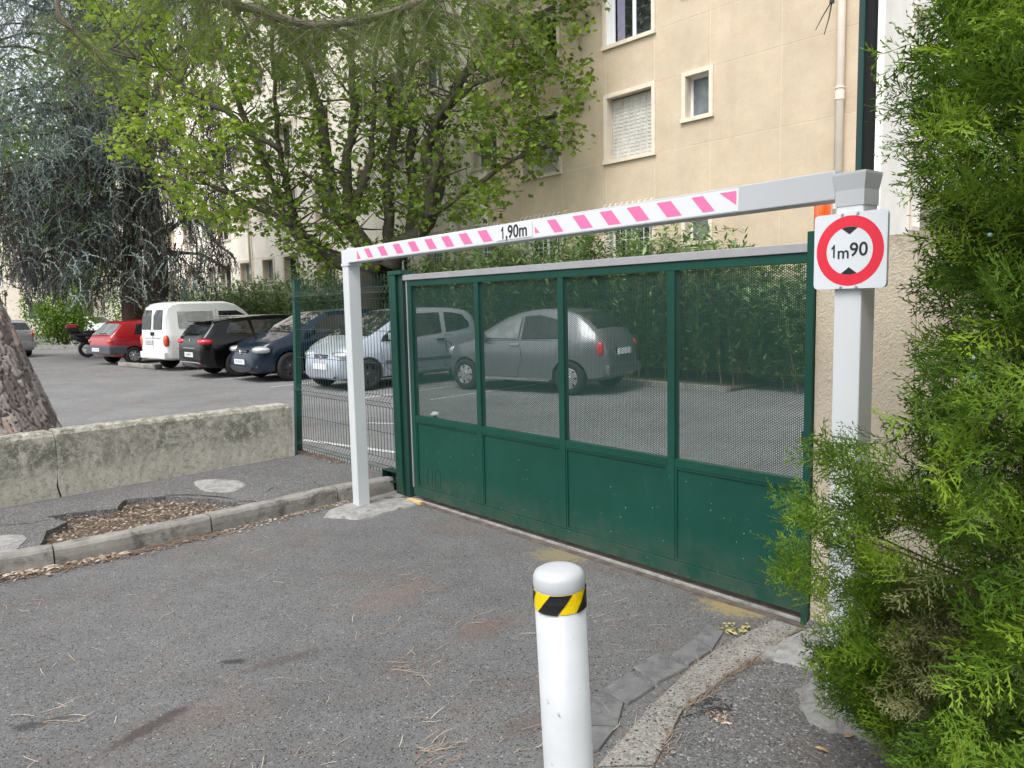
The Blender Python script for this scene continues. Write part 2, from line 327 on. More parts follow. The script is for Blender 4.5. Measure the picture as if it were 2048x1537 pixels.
class MB:
    def __init__(s): s.v = []; s.f = []
    def add(s, vs, fs):
        k = len(s.v); s.v += [tuple(map(float, v)) for v in vs]; s.f += [tuple(i+k for i in f) for f in fs]; return s
    def boxf(s, o, a, b, c):            # box from corner o along vectors a, b, c
        o, a, b, c = map(np.asarray, (o, a, b, c)); v = [o, o+a, o+a+b, o+b]; v += [p+c for p in v]
        f = [(0, 3, 2, 1), (4, 5, 6, 7), (0, 1, 5, 4), (1, 2, 6, 5), (2, 3, 7, 6), (3, 0, 4, 7)]
        if np.dot(np.cross(a, b), c) < 0: f = [t[::-1] for t in f]
        return s.add(v, f)
    def box(s, x0, x1, y0, y1, z0, z1): return s.boxf((x0, y0, z0), (x1-x0, 0, 0), (0, y1-y0, 0), (0, 0, z1-z0))
    def gbox(s, u0, u1, n0, n1, z0, z1, fr=G):
        o = fr(u0, n0, z0); return s.boxf(o, fr(u1, n0, z0)-o, fr(u0, n1, z0)-o, np.array([0, 0, z1-z0]))
    def tube(s, pts, rad, n=8, caps=True):
        pts = [np.asarray(p, float) for p in pts]; R = rad if hasattr(rad, '__len__') else [rad]*len(pts)
        t0 = nz(pts[1]-pts[0]); ref = UP if abs(t0[2]) < .9 else np.array([1., 0, 0]); a = nz(np.cross(t0, ref)); vs = []
        for i, p in enumerate(pts):
            t = nz(pts[min(i+1, len(pts)-1)]-pts[max(i-1, 0)]); a = nz(a-t*np.dot(a, t)); b = np.cross(t, a)
            for k in range(n):
                th = 2*math.pi*k/n; vs.append(p+R[i]*(math.cos(th)*a+math.sin(th)*b))
        fs = []
        for i in range(len(pts)-1):
            for k in range(n):
                q = i*n+k; w = i*n+(k+1) % n; fs.append((q, w, w+n, q+n))
        if caps: fs += [tuple(range(n))[::-1], tuple(range((len(pts)-1)*n, len(pts)*n))]
        return s.add(vs, fs)
    def lathe(s, c, prof, n=24, axis=2):    # prof [(r, h)]
        vs = []; c = np.asarray(c, float)
        for r, h in prof:
            for k in range(n):
                th = 2*math.pi*k/n; p = [r*math.cos(th), r*math.sin(th), h]
                if axis == 1: p = [p[0], p[2], -p[1]]
                vs.append(c+np.array(p))
        fs = []
        for i in range(len(prof)-1):
            for k in range(n):
                q = i*n+k; w = i*n+(k+1) % n; fs.append((q, w, w+n, q+n))
        return s.add(vs, fs)
    def poly(s, pts, thick=None, dirv=UP):   # top face pts, optionally extruded down by thick
        pts = [np.asarray(p, float) for p in pts]; n = len(pts); tri = tessellate_polygon([[Vector(p) for p in pts]])
        nr = sum((np.cross(pts[i], pts[(i+1) % n]) for i in range(n)), np.zeros(3))
        k = []
        for t in tri:
            q = np.cross(pts[t[1]]-pts[t[0]], pts[t[2]]-pts[t[0]]); k.append(tuple(t) if np.dot(q, dirv) > 0 else tuple(t[::-1]))
        if thick is None: return s.add(pts, k)
        low = [p-np.asarray(dirv)*thick for p in pts]; flip = np.dot(nr, dirv) < 0
        fs = list(k)+[tuple(i+n for i in t[::-1]) for t in k]
        for i in range(n):
            j = (i+1) % n; f = (i, i+n, j+n, j); fs.append(f[::-1] if flip else f)
        return s.add(pts+low, fs)
    def build(s, name, mat, parent=None, local=False, smooth=False, bevel=0):
        me = bpy.data.meshes.new(name); me.from_pydata(s.v, [], s.f); me.update()
        if bevel:
            bm = bmesh.new(); bm.from_mesh(me)
            es = [e for e in bm.edges if len(e.link_faces) == 2 and e.calc_face_angle(0) > .6]
            bmesh.ops.bevel(bm, geom=es, offset=bevel, segments=2, affect='EDGES', profile=.6); bm.to_mesh(me); bm.free()
        return link(name, me, mat, parent, local, smooth)
def npmesh(name, V, T, mat, parent=None, rnd=None, smooth=False, local=False):
    me = bpy.data.meshes.new(name); V = np.ascontiguousarray(V, np.float32); T = np.ascontiguousarray(T, np.int32)
    k = T.shape[1]
    me.vertices.add(len(V)); me.vertices.foreach_set('co', V.ravel()); me.loops.add(T.size); me.loops.foreach_set('vertex_index', T.ravel())
    me.polygons.add(len(T)); me.polygons.foreach_set('loop_start', np.arange(0, T.size, k, dtype=np.int32))
    if rnd is not None:
        a = me.attributes.new('rnd', 'FLOAT', 'POINT'); a.data.foreach_set('value', np.ascontiguousarray(rnd, np.float32))
    me.update(calc_edges=True)
    return link(name, me, mat, parent, local, smooth)
def frames(x, up):     # rows: x axis along x, z near up
    x = x/np.linalg.norm(x, axis=1, keepdims=True); y = np.cross(up, x); y /= np.linalg.norm(y, axis=1, keepdims=True)+1e-9
    z = np.cross(x, y); return np.stack([x, y, z], 1)     # (N,3,3): p = v @ F
def scatter(tmpl, tris, pos, F, sc):
    V = np.einsum('vi,nij->nvj', tmpl, F)*sc[:, None, None]+pos[:, None, :]
    n, k = len(pos), len(tmpl); T = (tris[None]+(np.arange(n)*k)[:, None, None]).reshape(-1, tris.shape[1])
    return V.reshape(-1, 3), T
def rndv(n): v = RNG.normal(size=(n, 3)); return v/np.linalg.norm(v, axis=1, keepdims=True)
def foliage(name, tmpl, tris, pos, F, sc, mat, parent, rnd=None, jitter=.25, kind='stuff'):
    V, T = scatter(tmpl, tris, pos, F, sc)
    if rnd is None: rnd = RNG.random(len(pos))
    r = np.clip(np.repeat(rnd, len(tmpl)), 0, 1)
    o = npmesh(name, V, T, mat, parent, r)
    if kind: o['kind'] = kind
    return o
# leaf shapes
L_PLANE = np.array([[0, 0, 0], [.25, .42, .05], [.55, .22, .03], [1, 0, -.05], [.55, -.22, .03], [.25, -.42, .05], [.42, 0, -.04], [.62, .5, .0], [.62, -.5, 0]], float)
T_PLANE = np.array([[0, 6, 1], [1, 6, 7], [7, 6, 2], [2, 6, 3], [3, 6, 4], [4, 6, 8], [8, 6, 5], [5, 6, 0]])
L_LANCE = np.array([[0, 0, 0], [.45, .085, .03], [1, 0, -.06], [.45, -.085, .03], [.45, 0, 0]], float)
T_LANCE = np.array([[0, 4, 1], [1, 4, 2], [2, 4, 3], [3, 4, 0]])
L_OVAL = np.array([[0, 0, 0], [.5, .26, .04], [1, 0, -.05], [.5, -.26, .04]], float); T_OVAL = np.array([[0, 2, 1], [0, 3, 2]])
def inpoly(px, py, poly):
    ins = np.zeros(len(px), bool); n = len(poly)
    for i in range(n):
        x1, y1 = poly[i]; x2, y2 = poly[(i+1) % n]
        c = ((y1 > py) != (y2 > py)) & (px < (x2-x1)*(py-y1)/(y2-y1+1e-9)+x1); ins ^= c
    return ins
def rays(px, py, Y):
    d = fw[None]+cr[None]*((px-1024)/1500)[:, None]-cu[None]*((py-768.5)/1500)[:, None]
    return CC[None]+d*(Y/d[:, 1])[:, None]
def text_mesh(body, size, mat, name, parent, origin, xdir, ydir, thick=.0008, local=False, align='CENTER', bold=0):
    c = bpy.data.curves.new('text', 'FONT'); c.body = body; c.size = size; c.align_x = align; c.align_y = 'CENTER'; c.extrude = thick; c.offset = bold
    c.resolution_u = 4
    t = bpy.data.objects.new('text', c); COL.objects.link(t)
    me = bpy.data.meshes.new_from_object(t.evaluated_get(bpy.context.evaluated_depsgraph_get()))
    bpy.data.objects.remove(t); bpy.data.curves.remove(c)
    x, y = nz(xdir), nz(ydir); z = np.cross(x, y)
    me.transform(Matrix(((x[0], y[0], z[0], origin[0]), (x[1], y[1], z[1], origin[1]), (x[2], y[2], z[2], origin[2]), (0, 0, 0, 1))))
    me.materials.clear(); return link(name, me, mat, parent, local)

# ------------------------------------------------------------ ground
gm = MB(); gm.add([(-300, -100, -.06), (300, -100, -.06), (300, 500, -.06), (-300, 500, -.06)], [(0, 1, 2, 3)])
tag(gm.build('ground', 'asphalt_lot'), kind='structure')
# parking lot sheet (beyond the gate line) and the road in front
lot = MB(); lot.poly([G(-90, -30, -.006), G(-2.2, -30, -.006), G(12, -30, -.006), G(12, 40, -.006), G(-90, 60, -.006)])
tag(lot.build('parking_lot', 'asphalt_lot'), kind='structure')
rd = MB(); N = 60      # gently uneven road sheet
xs = np.linspace(-6, 4, N); ys = np.linspace(-3, 7.6, N)
gv = np.array([[x, y, 0] for y in ys for x in xs])
keep = ((gv-GL)@GN) < .45
gf = [(j*N+i, j*N+i+1, (j+1)*N+i+1, (j+1)*N+i) for j in range(N-1) for i in range(N-1)]
gf = [f for f in gf if all(keep[list(f)])]
rd = MB(); rd.add(gv, gf); tag(rd.build('road', 'asphalt_road'), kind='structure')
# threshold strip and rail under the gate
ts = MB(); ts.gbox(-.1, 3.55, -.085, .16, -.02, .004); simple('dirt_strip', (.11, .09, .075), .95, var=.4, sc=12, bump=.6); tag(ts.build('threshold_strip', 'dirt_strip'), kind='structure')
rl = MB(); rl.gbox(.0, 3.5, -.036, -.012, .0, .012); tag(rl.build('gate_rail', 'fresh_cement'), 'thin pale guide rail set in the ground under the green gate', 'rail')
wd = MB(); wd.gbox(.03, .22, -.10, -.065, .006, .028); tag(wd.build('wood_wedge', 'wood_yellow'), 'small yellowish wooden wedge at the left foot of the gate', 'wedge')

# ---- left pavement with hole, kerb
KB = [np.array(p) for p in [(-6.2, 2.0), (-4.4, 3.35)]]+[Pz(x, y)[:2] for x, y in [(0, 1155), (110, 1136), (255, 1106), (425, 1067), (560, 1035), (677, 1006), (790, 985)]]
def offs(line, d):
    out = []
    for i, p in enumerate(line):
        t = line[min(i+1, len(line)-1)]-line[max(i-1, 0)]; t = t/np.linalg.norm(t); out.append(p+np.array([-t[1], t[0]])*d)
    return out
KI = offs(KB, .15)
def z3(p, z): return np.array([p[0], p[1], z])
hole_px = [(82, 1088), (96, 1060), (132, 1044), (94, 1032), (176, 1022), (232, 1016), (248, 1000), (328, 992), (400, 996), (472, 1004), (500, 1014)]
hole_top = [Pz(x, y, .115)[:2] for x, y in hole_px]
wallbase = [np.array([-2.20, 7.50]), np.array([-3.96, 5.65]), np.array([-6.0, 3.5]), np.array([-8, 1.4])]
# split the walk: outline = wall side + back; hole joins the kerb side
inner = KI
def nearest(line, p):
    best = None
    for i in range(len(line)-1):
        a, b = line[i], line[i+1]; t = np.clip(np.dot(p-a, b-a)/np.dot(b-a, b-a), 0, 1); q = a+(b-a)*t; d = np.linalg.norm(q-p)
        if best is None or d < best[0]: best = (d, i, t, q)
    return best
hs_, he_ = nearest(inner, hole_top[0]), nearest(inner, hole_top[-1])
edge = [inner[i] for i in range(0, hs_[1]+1)]+[hs_[3]]
rng = random.Random(3)
jag = []
for i in range(len(hole_top)-1):
    a, b = hole_top[i], hole_top[i+1]
    for k in range(4): jag.append(a+(b-a)*k/4+np.array([rng.uniform(-.012, .012), rng.uniform(-.016, .016)]))
jag.append(hole_top[-1])
edge += jag+[he_[3]]+[inner[i] for i in range(he_[1]+1, len(inner))]
end = np.array([-.98, 6.35])
walk_poly = [z3(p, .112) for p in edge]+[z3(end, .112), z3((-2.2, 7.75), .112)]+[z3(p, .112) for p in wallbase]
pv = MB(); pv.poly(walk_poly, .11); tag(pv.build('pavement', 'asphalt_walk'), kind='structure')
hb = MB(); hb.poly([z3(p, .045) for p in [hs_[3]]+[q for q in jag]+[he_[3]]]+[z3(inner[i], .045) for i in range(he_[1], hs_[1], -1)]); hb.build('hole_soil', 'soil')
tag(bpy.data.objects['hole_soil'], kind='structure')
kr = tag(thing('kerb', None, None, (0, 0, 0)), kind='structure')
def subline(line, t0, t1):     # by index parameter
    def at(t):
        i = min(int(t), len(line)-2); return line[i]+(line[i+1]-line[i])*(t-i)
    return [at(t0)]+[line[i] for i in range(int(t0)+1, math.ceil(t1))]+[at(t1)]
cuts = [0, 1, 2, 3, 5, 7, 8]
for a, b in zip(cuts[:-1], cuts[1:]):
    g = .006/np.linalg.norm(KB[1]-KB[0])
    o_, i_ = subline(KB, a+.012, b-.012), subline(KI, a+.012, b-.012)
    mb = MB(); nseg = []
    for q in range(len(o_)-1):
        for w in range(8): t = w/8; nseg.append((o_[q]*(1-t)+o_[q+1]*t, i_[q]*(1-t)+i_[q+1]*t))
    nseg.append((o_[-1], i_[-1])); vs = []; fs = []
    for k, (p, q) in enumerate(nseg):
        wr = (lambda s: rng.uniform(-s, s)); ch = .014+abs(wr(.010))
        d = q-p; prof = [(0, -.01), (.004, .06), (.012, .122-ch), (.012+ch*.8, .122+wr(.003)), (.6, .124+wr(.003)), (1, .118), (1, -.01)]
        for s_, z in prof: vs.append(z3(p+d*(s_ if s_ > .2 else s_/.15), z))
    K = 7
    for k in range(len(nseg)-1):
        for j in range(K-1): fs.append((k*K+j, (k+1)*K+j, (k+1)*K+j+1, k*K+j+1))
    fs += [tuple(range(K)), tuple(range((len(nseg)-1)*K, len(nseg)*K))[::-1]]
    mb.add(vs, fs); o = mb.build('kerb_stone', 'kerb_concrete', kr)
# light cement patches on the pavement
def blob(name, px, z, mat, label=None, thick=.012, seed=1, dome=.006):
    r_ = random.Random(seed); pts = [Pz(x, y, z)[:2] for x, y in px]; n = len(pts); sm = []
    for i in range(n):
        a, b, c, d = pts[i-1], pts[i], pts[(i+1) % n], pts[(i+2) % n]
        for k in range(5):
            t = k/5; q = .5*((2*b)+(-a+c)*t+(2*a-5*b+4*c-d)*t*t+(-a+3*b-3*c+d)*t**3); sm.append(q+np.array([r_.uniform(-.012, .012), r_.uniform(-.012, .012)]))
    c = sum(sm)/len(sm); vs = []; fs = []; rings = [1, .96, .8, .55, .28]; hh = [-thick, 0, dome*.6, dome, dome]
    for f_, h in zip(rings, hh):
        for p in sm: vs.append(z3(c+(p-c)*f_, z+h+(r_.uniform(-.0012, .0012) if f_ < .97 else 0)))
    L = len(sm)
    for i in range(len(rings)-1):
        for k in range(L): fs.append((i*L+k, i*L+(k+1) % L, (i+1)*L+(k+1) % L, (i+1)*L+k))
    vs.append(z3(c, z+dome)); fs += [((len(rings)-1)*L+k, (len(rings)-1)*L+(k+1) % L, len(vs)-1) for k in range(L)]
    # orient up
    A = sum(sm[i][0]*sm[(i+1) % L][1]-sm[(i+1) % L][0]*sm[i][1] for i in range(L))
    if A < 0: fs = [f[::-1] for f in fs]
    mb = MB(); mb.add(vs, fs); o = mb.build(name, mat, smooth=True); o.data.set_sharp_from_angle(angle=1.0); tag(o, kind='structure'); return o
blob('cement_patch', [(388, 962), (440, 958), (492, 966), (470, 982), (420, 984), (396, 976)], .118, 'fresh_cement', seed=2, dome=.003)
blob('cement_patch', [(-20, 1076), (30, 1068), (52, 1074), (40, 1092), (10, 1112), (-30, 1116)], .118, 'fresh_cement', seed=4, dome=.004)
blob('post_footing', [(645, 1030), (690, 1008), (740, 1000), (800, 996), (845, 996), (838, 1006), (790, 1020), (730, 1036), (680, 1036)], .012, 'fresh_cement', seed=6, thick=.02, dome=.008)
blob('kerb_end', [(735, 1000), (800, 978), (815, 990), (760, 1004)], .008, 'kerb_concrete', seed=9, thick=.02)

# ---- right pavement: kerb, setts, cement
Z3 = lambda x, y: (1150+x/2.926, 1160+y/2.926)
outer = [Pz(*Z3(*p), .03)[:2] for p in [(1150, 232), (820, 402), (670, 517), (430, 742), (110, 1100)]]
innr = [Pz(*Z3(*p), .03)[:2] for p in [(1330, 292), (1050, 470), (890, 570), (640, 760), (470, 1090)]]
dlo = (outer[-1]-outer[-2])*3; dli = (innr[-1]-innr[-2])*3
outer.append(outer[-1]+dlo); innr.append(innr[-1]+dli)
kr2 = tag(thing('kerb', None, None, (0, 0, 0)), kind='structure')
r2 = random.Random(12)
for (a, b) in [(0, 1), (1, 3), (3, 4), (4, 4.6), (4.6, 5)]:
    o_, i_ = subline(outer, a+.01, b-.01), subline(innr, a+.01, b-.01); mb = MB(); seg = []
    for q in range(len(o_)-1):
        for w in range(7): t = w/7; seg.append((o_[q]*(1-t)+o_[q+1]*t, i_[q]*(1-t)+i_[q+1]*t))
    seg.append((o_[-1], i_[-1])); vs = []; fs = []; K = 6
    for p, q in seg:
        d = q-p
        for s_, z in [(0, -.01), (.01, .022), (.06, .034), (.5, .038), (.97, .034), (1, -.01)]: vs.append(z3(p+d*s_+np.array([r2.uniform(-.002, .002)]*2), z+(r2.uniform(-.002, .002) if z > 0 else 0)))
    for k in range(len(seg)-1):
        for j in range(K-1): fs.append((k*K+j, k*K+j+1, (k+1)*K+j+1, (k+1)*K+j))
    fs += [tuple(range(K))[::-1], tuple(range((len(seg)-1)*K, len(seg)*K))]
    mb.add(vs, fs); mb.build('kerb_stone', 'kerb_old', kr2)
wr_poly = [z3(p, .028) for p in innr]+[np.array([1.0, -1.5, .028]), np.array([4.5, -1.5, .028]), G(6.5, .05, .028), G(3.4, .05, .028)]
pw = MB(); pw.poly(wr_poly, .04); tag(pw.build('pavement', 'asphalt_walk'), kind='structure')
setts = [[(1415, 1250), (1448, 1263), (1424, 1301), (1388, 1280)], [(1386, 1282), (1422, 1303), (1377, 1331), (1345, 1310)], [(1314, 1307), (1375, 1336), (1314, 1366), (1268, 1334)],
         [(1258, 1346), (1309, 1374), (1256, 1408), (1206, 1380)], [(1186, 1394), (1247, 1406), (1236, 1450), (1176, 1448)], [(1170, 1454), (1232, 1456), (1198, 1500), (1160, 1512)],
         [(1100, 1490), (1152, 1516), (1120, 1560), (1060, 1540)], [(1044, 1545), (1110, 1566), (1080, 1620), (1010, 1600)]]
ss = tag(thing('sett_row', None, None, (0, 0, 0)), kind='structure')
for q in setts:
    p = [Pz(x, y, .006) for x, y in q]; c = sum(p)/4; mb = MB()
    def rr(f, z): return [z3(c[:2]+(v[:2]-c[:2])*f, z) for v in p]
    lv = rr(1.035, -.02)+rr(1.03, .004)+rr(.97, .010+r2.uniform(-.001, .002)); fs = []
    for i in range(2):
        for k in range(4): fs.append((i*4+k, i*4+(k+1) % 4, (i+1)*4+(k+1) % 4, (i+1)*4+k))
    fs.append((8, 9, 10, 11))
    A = sum(p[i][0]*p[(i+1) % 4][1]-p[(i+1) % 4][0]*p[i][1] for i in range(4))
    if A < 0: fs = [f[::-1] for f in fs]
    mb.add(lv, fs); mb.build('sett', 'sett_stone', ss)
blob('cement_patch', [Z3(*p) for p in [(1085, 445), (1230, 335), (1360, 285), (1500, 280), (1600, 360), (1560, 500), (1370, 515), (1240, 480)]], .036, 'fresh_cement', seed=21, dome=.006)
blob('post_footing', [Z3(*p) for p in [(1300, 660), (1345, 590), (1500, 560), (1750, 640), (1900, 800), (1880, 960), (1620, 915), (1420, 850), (1320, 760)]], .036, 'rough_cement', seed=22, thick=.02, dome=.03)
# broken lip along the hole and cracks in the left pavement
def crack(px, z, w, name, par=None, seed=0):
    r_ = random.Random(seed); P = [Pz(x, y, z) for x, y in px]; Q = []
    for a, b in zip(P[:-1], P[1:]):
        for k in range(5): Q.append(a+(b-a)*k/5+np.array([r_.uniform(-.01, .01), r_.uniform(-.008, .008), 0]))
    Q.append(P[-1]); mb = MB(); vs = []
    for i, q in enumerate(Q):
        t = nz(Q[min(i+1, len(Q)-1)]-Q[max(i-1, 0)]); n = np.array([-t[1], t[0], 0]); ww = w*r_.uniform(.3, 1.2)*(.15 if i in (0, len(Q)-1) else 1); vs += [q+n*ww, q-n*ww]
    mb.add(vs, [(2*i, 2*i+1, 2*i+3, 2*i+2) for i in range(len(Q)-1)]); o = mb.build(name, 'crack_dark'); tag(o, kind='structure')
simple('crack_dark', (.022, .021, .02), .95, var=.3, sc=30)
crack([(472, 1003), (520, 1002), (580, 994), (640, 980)], .1155, .009, 'pavement_crack', seed=1)
crack([(530, 985), (545, 975), (560, 978)], .1155, .005, 'pavement_crack', seed=2); crack([(625, 960), (635, 970), (650, 974)], .1155, .005, 'pavement_crack', seed=3)
crack([(330, 990), (400, 990), (470, 998)], .1155, .010, 'pavement_crack', seed=4); crack([(0, 1052), (60, 1046), (100, 1040)], .1155, .006, 'pavement_crack', seed=5)
crack([(1310, 1500), (1345, 1440), (1420, 1420), (1470, 1460)], .0300, .003, 'pavement_crack', seed=6)
# painted bay lines in the lot
def line(a, b, w=.1, z=.0):
    a, b = np.array(a), np.array(b); t = nz(b-a); s_ = np.array([-t[1], t[0]])*w/2; mb = MB()
    mb.add([z3(a+s_, z), z3(a-s_, z), z3(b-s_, z), z3(b+s_, z)], [(0, 1, 2, 3)])
    o = mb.build('bay_line', 'line_paint'); tag(o, kind='structure')
AX = np.array([.667, .745])
line(Pz(607, 880)[:2], Pz(798, 906)[:2], .09)
line(Pz(735, 846)[:2], Pz(800, 848)[:2], .07)
for (x, y, L) in [(425, 761, 4.2), (538, 775, 4.2), (700, 800, 4.5), (260, 742, 3.5), (860, 800, 4)]:
    p = Pz(x, y)[:2]; line(p, p+AX*L, .08)

# ------------------------------------------------------------ apartment building
F_TOP = 15.5
bd = thing('apartment_building', 'long beige apartment block with jointed render panels behind the hedge and trees', 'building', Fp(0, 0, 0))
UC = 6.25
core = MB(); core.gbox(-46, UC-.02, .33, 11, 0, F_TOP, Fp); core.build('wall', 'joint_render', bd)
# windows: (u0,u1,z0,z1,type)
wins = []
for fl in range(5):
    dz = 2.62*fl
    z0, z1 = 2.23+dz, 3.83+dz; s0, s1 = 2.78+dz, 3.82+dz
    off = [0, -14.6, -29.2]
    for o_ in off:
        wins += [(.13+o_, 1.62+o_, z0, z1, 'L'), (-2.8+o_, -1.31+o_, z0, z1, 'L'), (-4.88+o_, -3.67+o_, s0, s1, 'M'), (-7.3+o_, -6.09+o_, s0, s1, 'M'), (-9.7+o_, -8.2+o_, z0, z1, 'L'), (-11.3+o_, -10.15+o_, s0, s1, 'M')]
    wins += [(2.35, 3.11, s0, s1, 'S')]
jz = [0, 1.0, 2.3, 3.85, 4.9, 6.42, 7.54, 9.04, 10.16, 11.66, 12.78, 14.28, F_TOP]
ju = [UC, 4.63, 3.04, 1.6, .17]
while ju[-1] > -45: ju.append(ju[-1]-1.475)
ju = ju[::-1]
def cell_boxes(u0, u1, z0, z1):
    us = {u0, u1}; zs = {z0, z1}; ov = [w for w in wins if w[0] < u1 and w[1] > u0 and w[2] < z1 and w[3] > z0]
    if not ov: return [(u0, u1, z0, z1)]
    for w in ov:
        for k in (0, 1):
            if u0 < w[k] < u1: us.add(w[k])
            if z0 < w[k+2] < z1: zs.add(w[k+2])
    us, zs = sorted(us), sorted(zs); out = []
    for i in range(len(us)-1):
        for j in range(len(zs)-1):
            cu_, cz = (us[i]+us[i+1])/2, (zs[j]+zs[j+1])/2
            if not any(w[0] < cu_ < w[1] and w[2] < cz < w[3] for w in ov): out.append((us[i], us[i+1], zs[j], zs[j+1]))
    return out
g_ = .010; pcount = 0; rest = MB()
for j in range(len(jz)-1):
    for i in range(len(ju)-1):
        u0, u1, z0, z1 = ju[i]+g_, ju[i+1]-g_, jz[j]+g_, jz[j+1]-g_
        bx = cell_boxes(u0, u1, z0, z1)
        if not bx: continue
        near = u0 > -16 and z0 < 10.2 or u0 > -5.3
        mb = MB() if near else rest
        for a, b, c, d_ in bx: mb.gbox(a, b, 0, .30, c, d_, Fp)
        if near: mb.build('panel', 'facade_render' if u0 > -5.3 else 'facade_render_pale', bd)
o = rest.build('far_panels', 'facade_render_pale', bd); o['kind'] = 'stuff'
# back layer with openings so that joints read as shallow lines
fl_ = MB()
for j in range(len(jz)-1):
    for i in range(len(ju)-1):
        for a, b, c, d_ in cell_boxes(ju[i], ju[i+1], jz[j], jz[j+1]): fl_.gbox(a, b, .0035, .299, c, d_, Fp)
fl_.build('joint_mortar', 'joint_render', bd)
def peel():
    d = ND('peeling_shutter'); mp = d.mapping(scale=(1, 1, .5))
    g = d.mix(d.ramp(d.noise(5, 8, .7, co=mp), [(.35, 0), (.65, 1)]), (.50, .49, .45), (.66, .65, .61))
    g = d.mix(d.ramp(d.noise(11, 9, .8, co=d.mapping(scale=(1.6, 1.6, .45), loc=(2, 4, 6))), [(.59, 0), (.62, .8)]), g, (.16, .15, .14))
    g = d.mix(d.ramp(d.noise(25, 6, .7), [(.58, 0), (.66, .7)]), g, (.3, .28, .25))
    d.bump(d.noise(30, 6), .4, .006); M['peeling_shutter'] = d.done(g, .85)
peel()
r3 = random.Random(5)
for (u0, u1, z0, z1, k) in wins:
    if z0 > 11 or (u0 < -30): continue
    near = u0 > -12
    win = thing('window', None, None, Fp((u0+u1)/2, 0, z0)-np.array(bd.location)); win.parent = bd
    sf = MB(); t = .085; pr = -.035       # surround frame as four butted pieces
    sf.gbox(u0-.01, u0+t, pr, .05, z0+t, z1-t, Fp); sf.gbox(u1-t, u1+.01, pr, .05, z0+t, z1-t, Fp)
    sf.gbox(u0-.01, u1+.01, pr, .05, z1-t, z1+.01, Fp); sf.gbox(u0-.03, u1+.03, pr-.03, .05, z0, z0+t, Fp)
    sf.build('surround', 'surround_paint', win)
    rv = MB(); e = .003
    rv.gbox(u0+e, u0+t-.02, .05, .29, z0, z1, Fp); rv.gbox(u1-t+.02, u1-e, .05, .29, z0, z1, Fp)
    rv.gbox(u0+t-.02, u1-t+.02, .05, .29, z1-t+.02, z1-e, Fp); rv.gbox(u0+t-.02, u1-t+.02, .05, .29, z0+e, z0+t-.03, Fp)
    rv.build('reveal', 'surround_paint', win)
    a, b, c, d_ = u0+t-.02, u1-t+.02, z0+t-.03, z1-t+.02
    fl = round((z0-(2.78 if k != 'L' else 2.23))/2.62); main = u0 > -3
    shut = k == 'L' and ((fl == 1 and u0 > -12) or (fl != 2 and r3.random() < .35))
    if shut:
        n = 8; wv = (b-a)/n
        for q in range(n):
            lf = MB(); x0, x1 = a+wv*q+.004, a+wv*(q+1)-.004
            lf.gbox(x0, x1, .215, .23, c, d_-.03, Fp)
            if near and u0 > -3.5:
                for zz in np.arange(c+.12, d_-.14, .085): lf.gbox(x0+.03, x1-.03, .203, .2155, zz, zz+.05, Fp)
            lf.build('shutter_leaf', 'peeling_shutter', win)
        continue
    fd = .22 if not (fl == 2 and main and k == 'L' and u0 > 0) else .06
    fr = MB(); fw_ = .055
    fr.gbox(a, a+fw_, fd, fd+.05, c, d_, Fp); fr.gbox(b-fw_, b, fd, fd+.05, c, d_, Fp)
    fr.gbox(a+fw_, b-fw_, fd, fd+.05, c, c+fw_, Fp); fr.gbox(a+fw_, b-fw_, fd, fd+.05, d_-fw_, d_, Fp)
    big = fd < .1
    if k != 'S': mid = (a+b)/2+(.12 if big else 0); fr.gbox(mid-.045, mid+.045, fd-.005, fd+.05, c+fw_, d_-fw_, Fp)
    fr.build('frame', 'frame_white', win)
    gp = MB(); gp.gbox(a+fw_, b-fw_, fd+.02, fd+.03, c+fw_, d_-fw_, Fp)
    gp.build('pane', 'dark_glass' if big or (k == 'L') else 'grey_glass', win)
    if big:
        cm = MB(); cm.gbox(a+.30, a+.52, fd+.008, fd+.016, c+fw_, d_-fw_, Fp); cm.build('curtain', 'curtain_violet', win)
        ls = MB(); ls.gbox(a+.01, a+.26, fd-.05, fd-.015, c+.01, d_, Fp); ls.build('shutter_leaf', 'frame_white', win)
    if fl == 0 and u0 > -8 and u0 < 2:
        gr = MB()
        for uu in np.linspace(u0+.05, u1-.05, 9):
            gr.tube([Fp(uu, -.02, z0+.2), Fp(uu, -.14, z0+.22), Fp(uu, -.14, z1-.05), Fp(uu, -.10, z1+.06), Fp(uu, -.03, z1+.08)], .009, 5)
        for zz in (z0+.3, (z0+z1)/2, z1-.1): gr.tube([Fp(u0+.05, -.14, zz), Fp(u1-.05, -.14, zz)], .009, 5)
        gr.build('grille', 'frame_white', win)
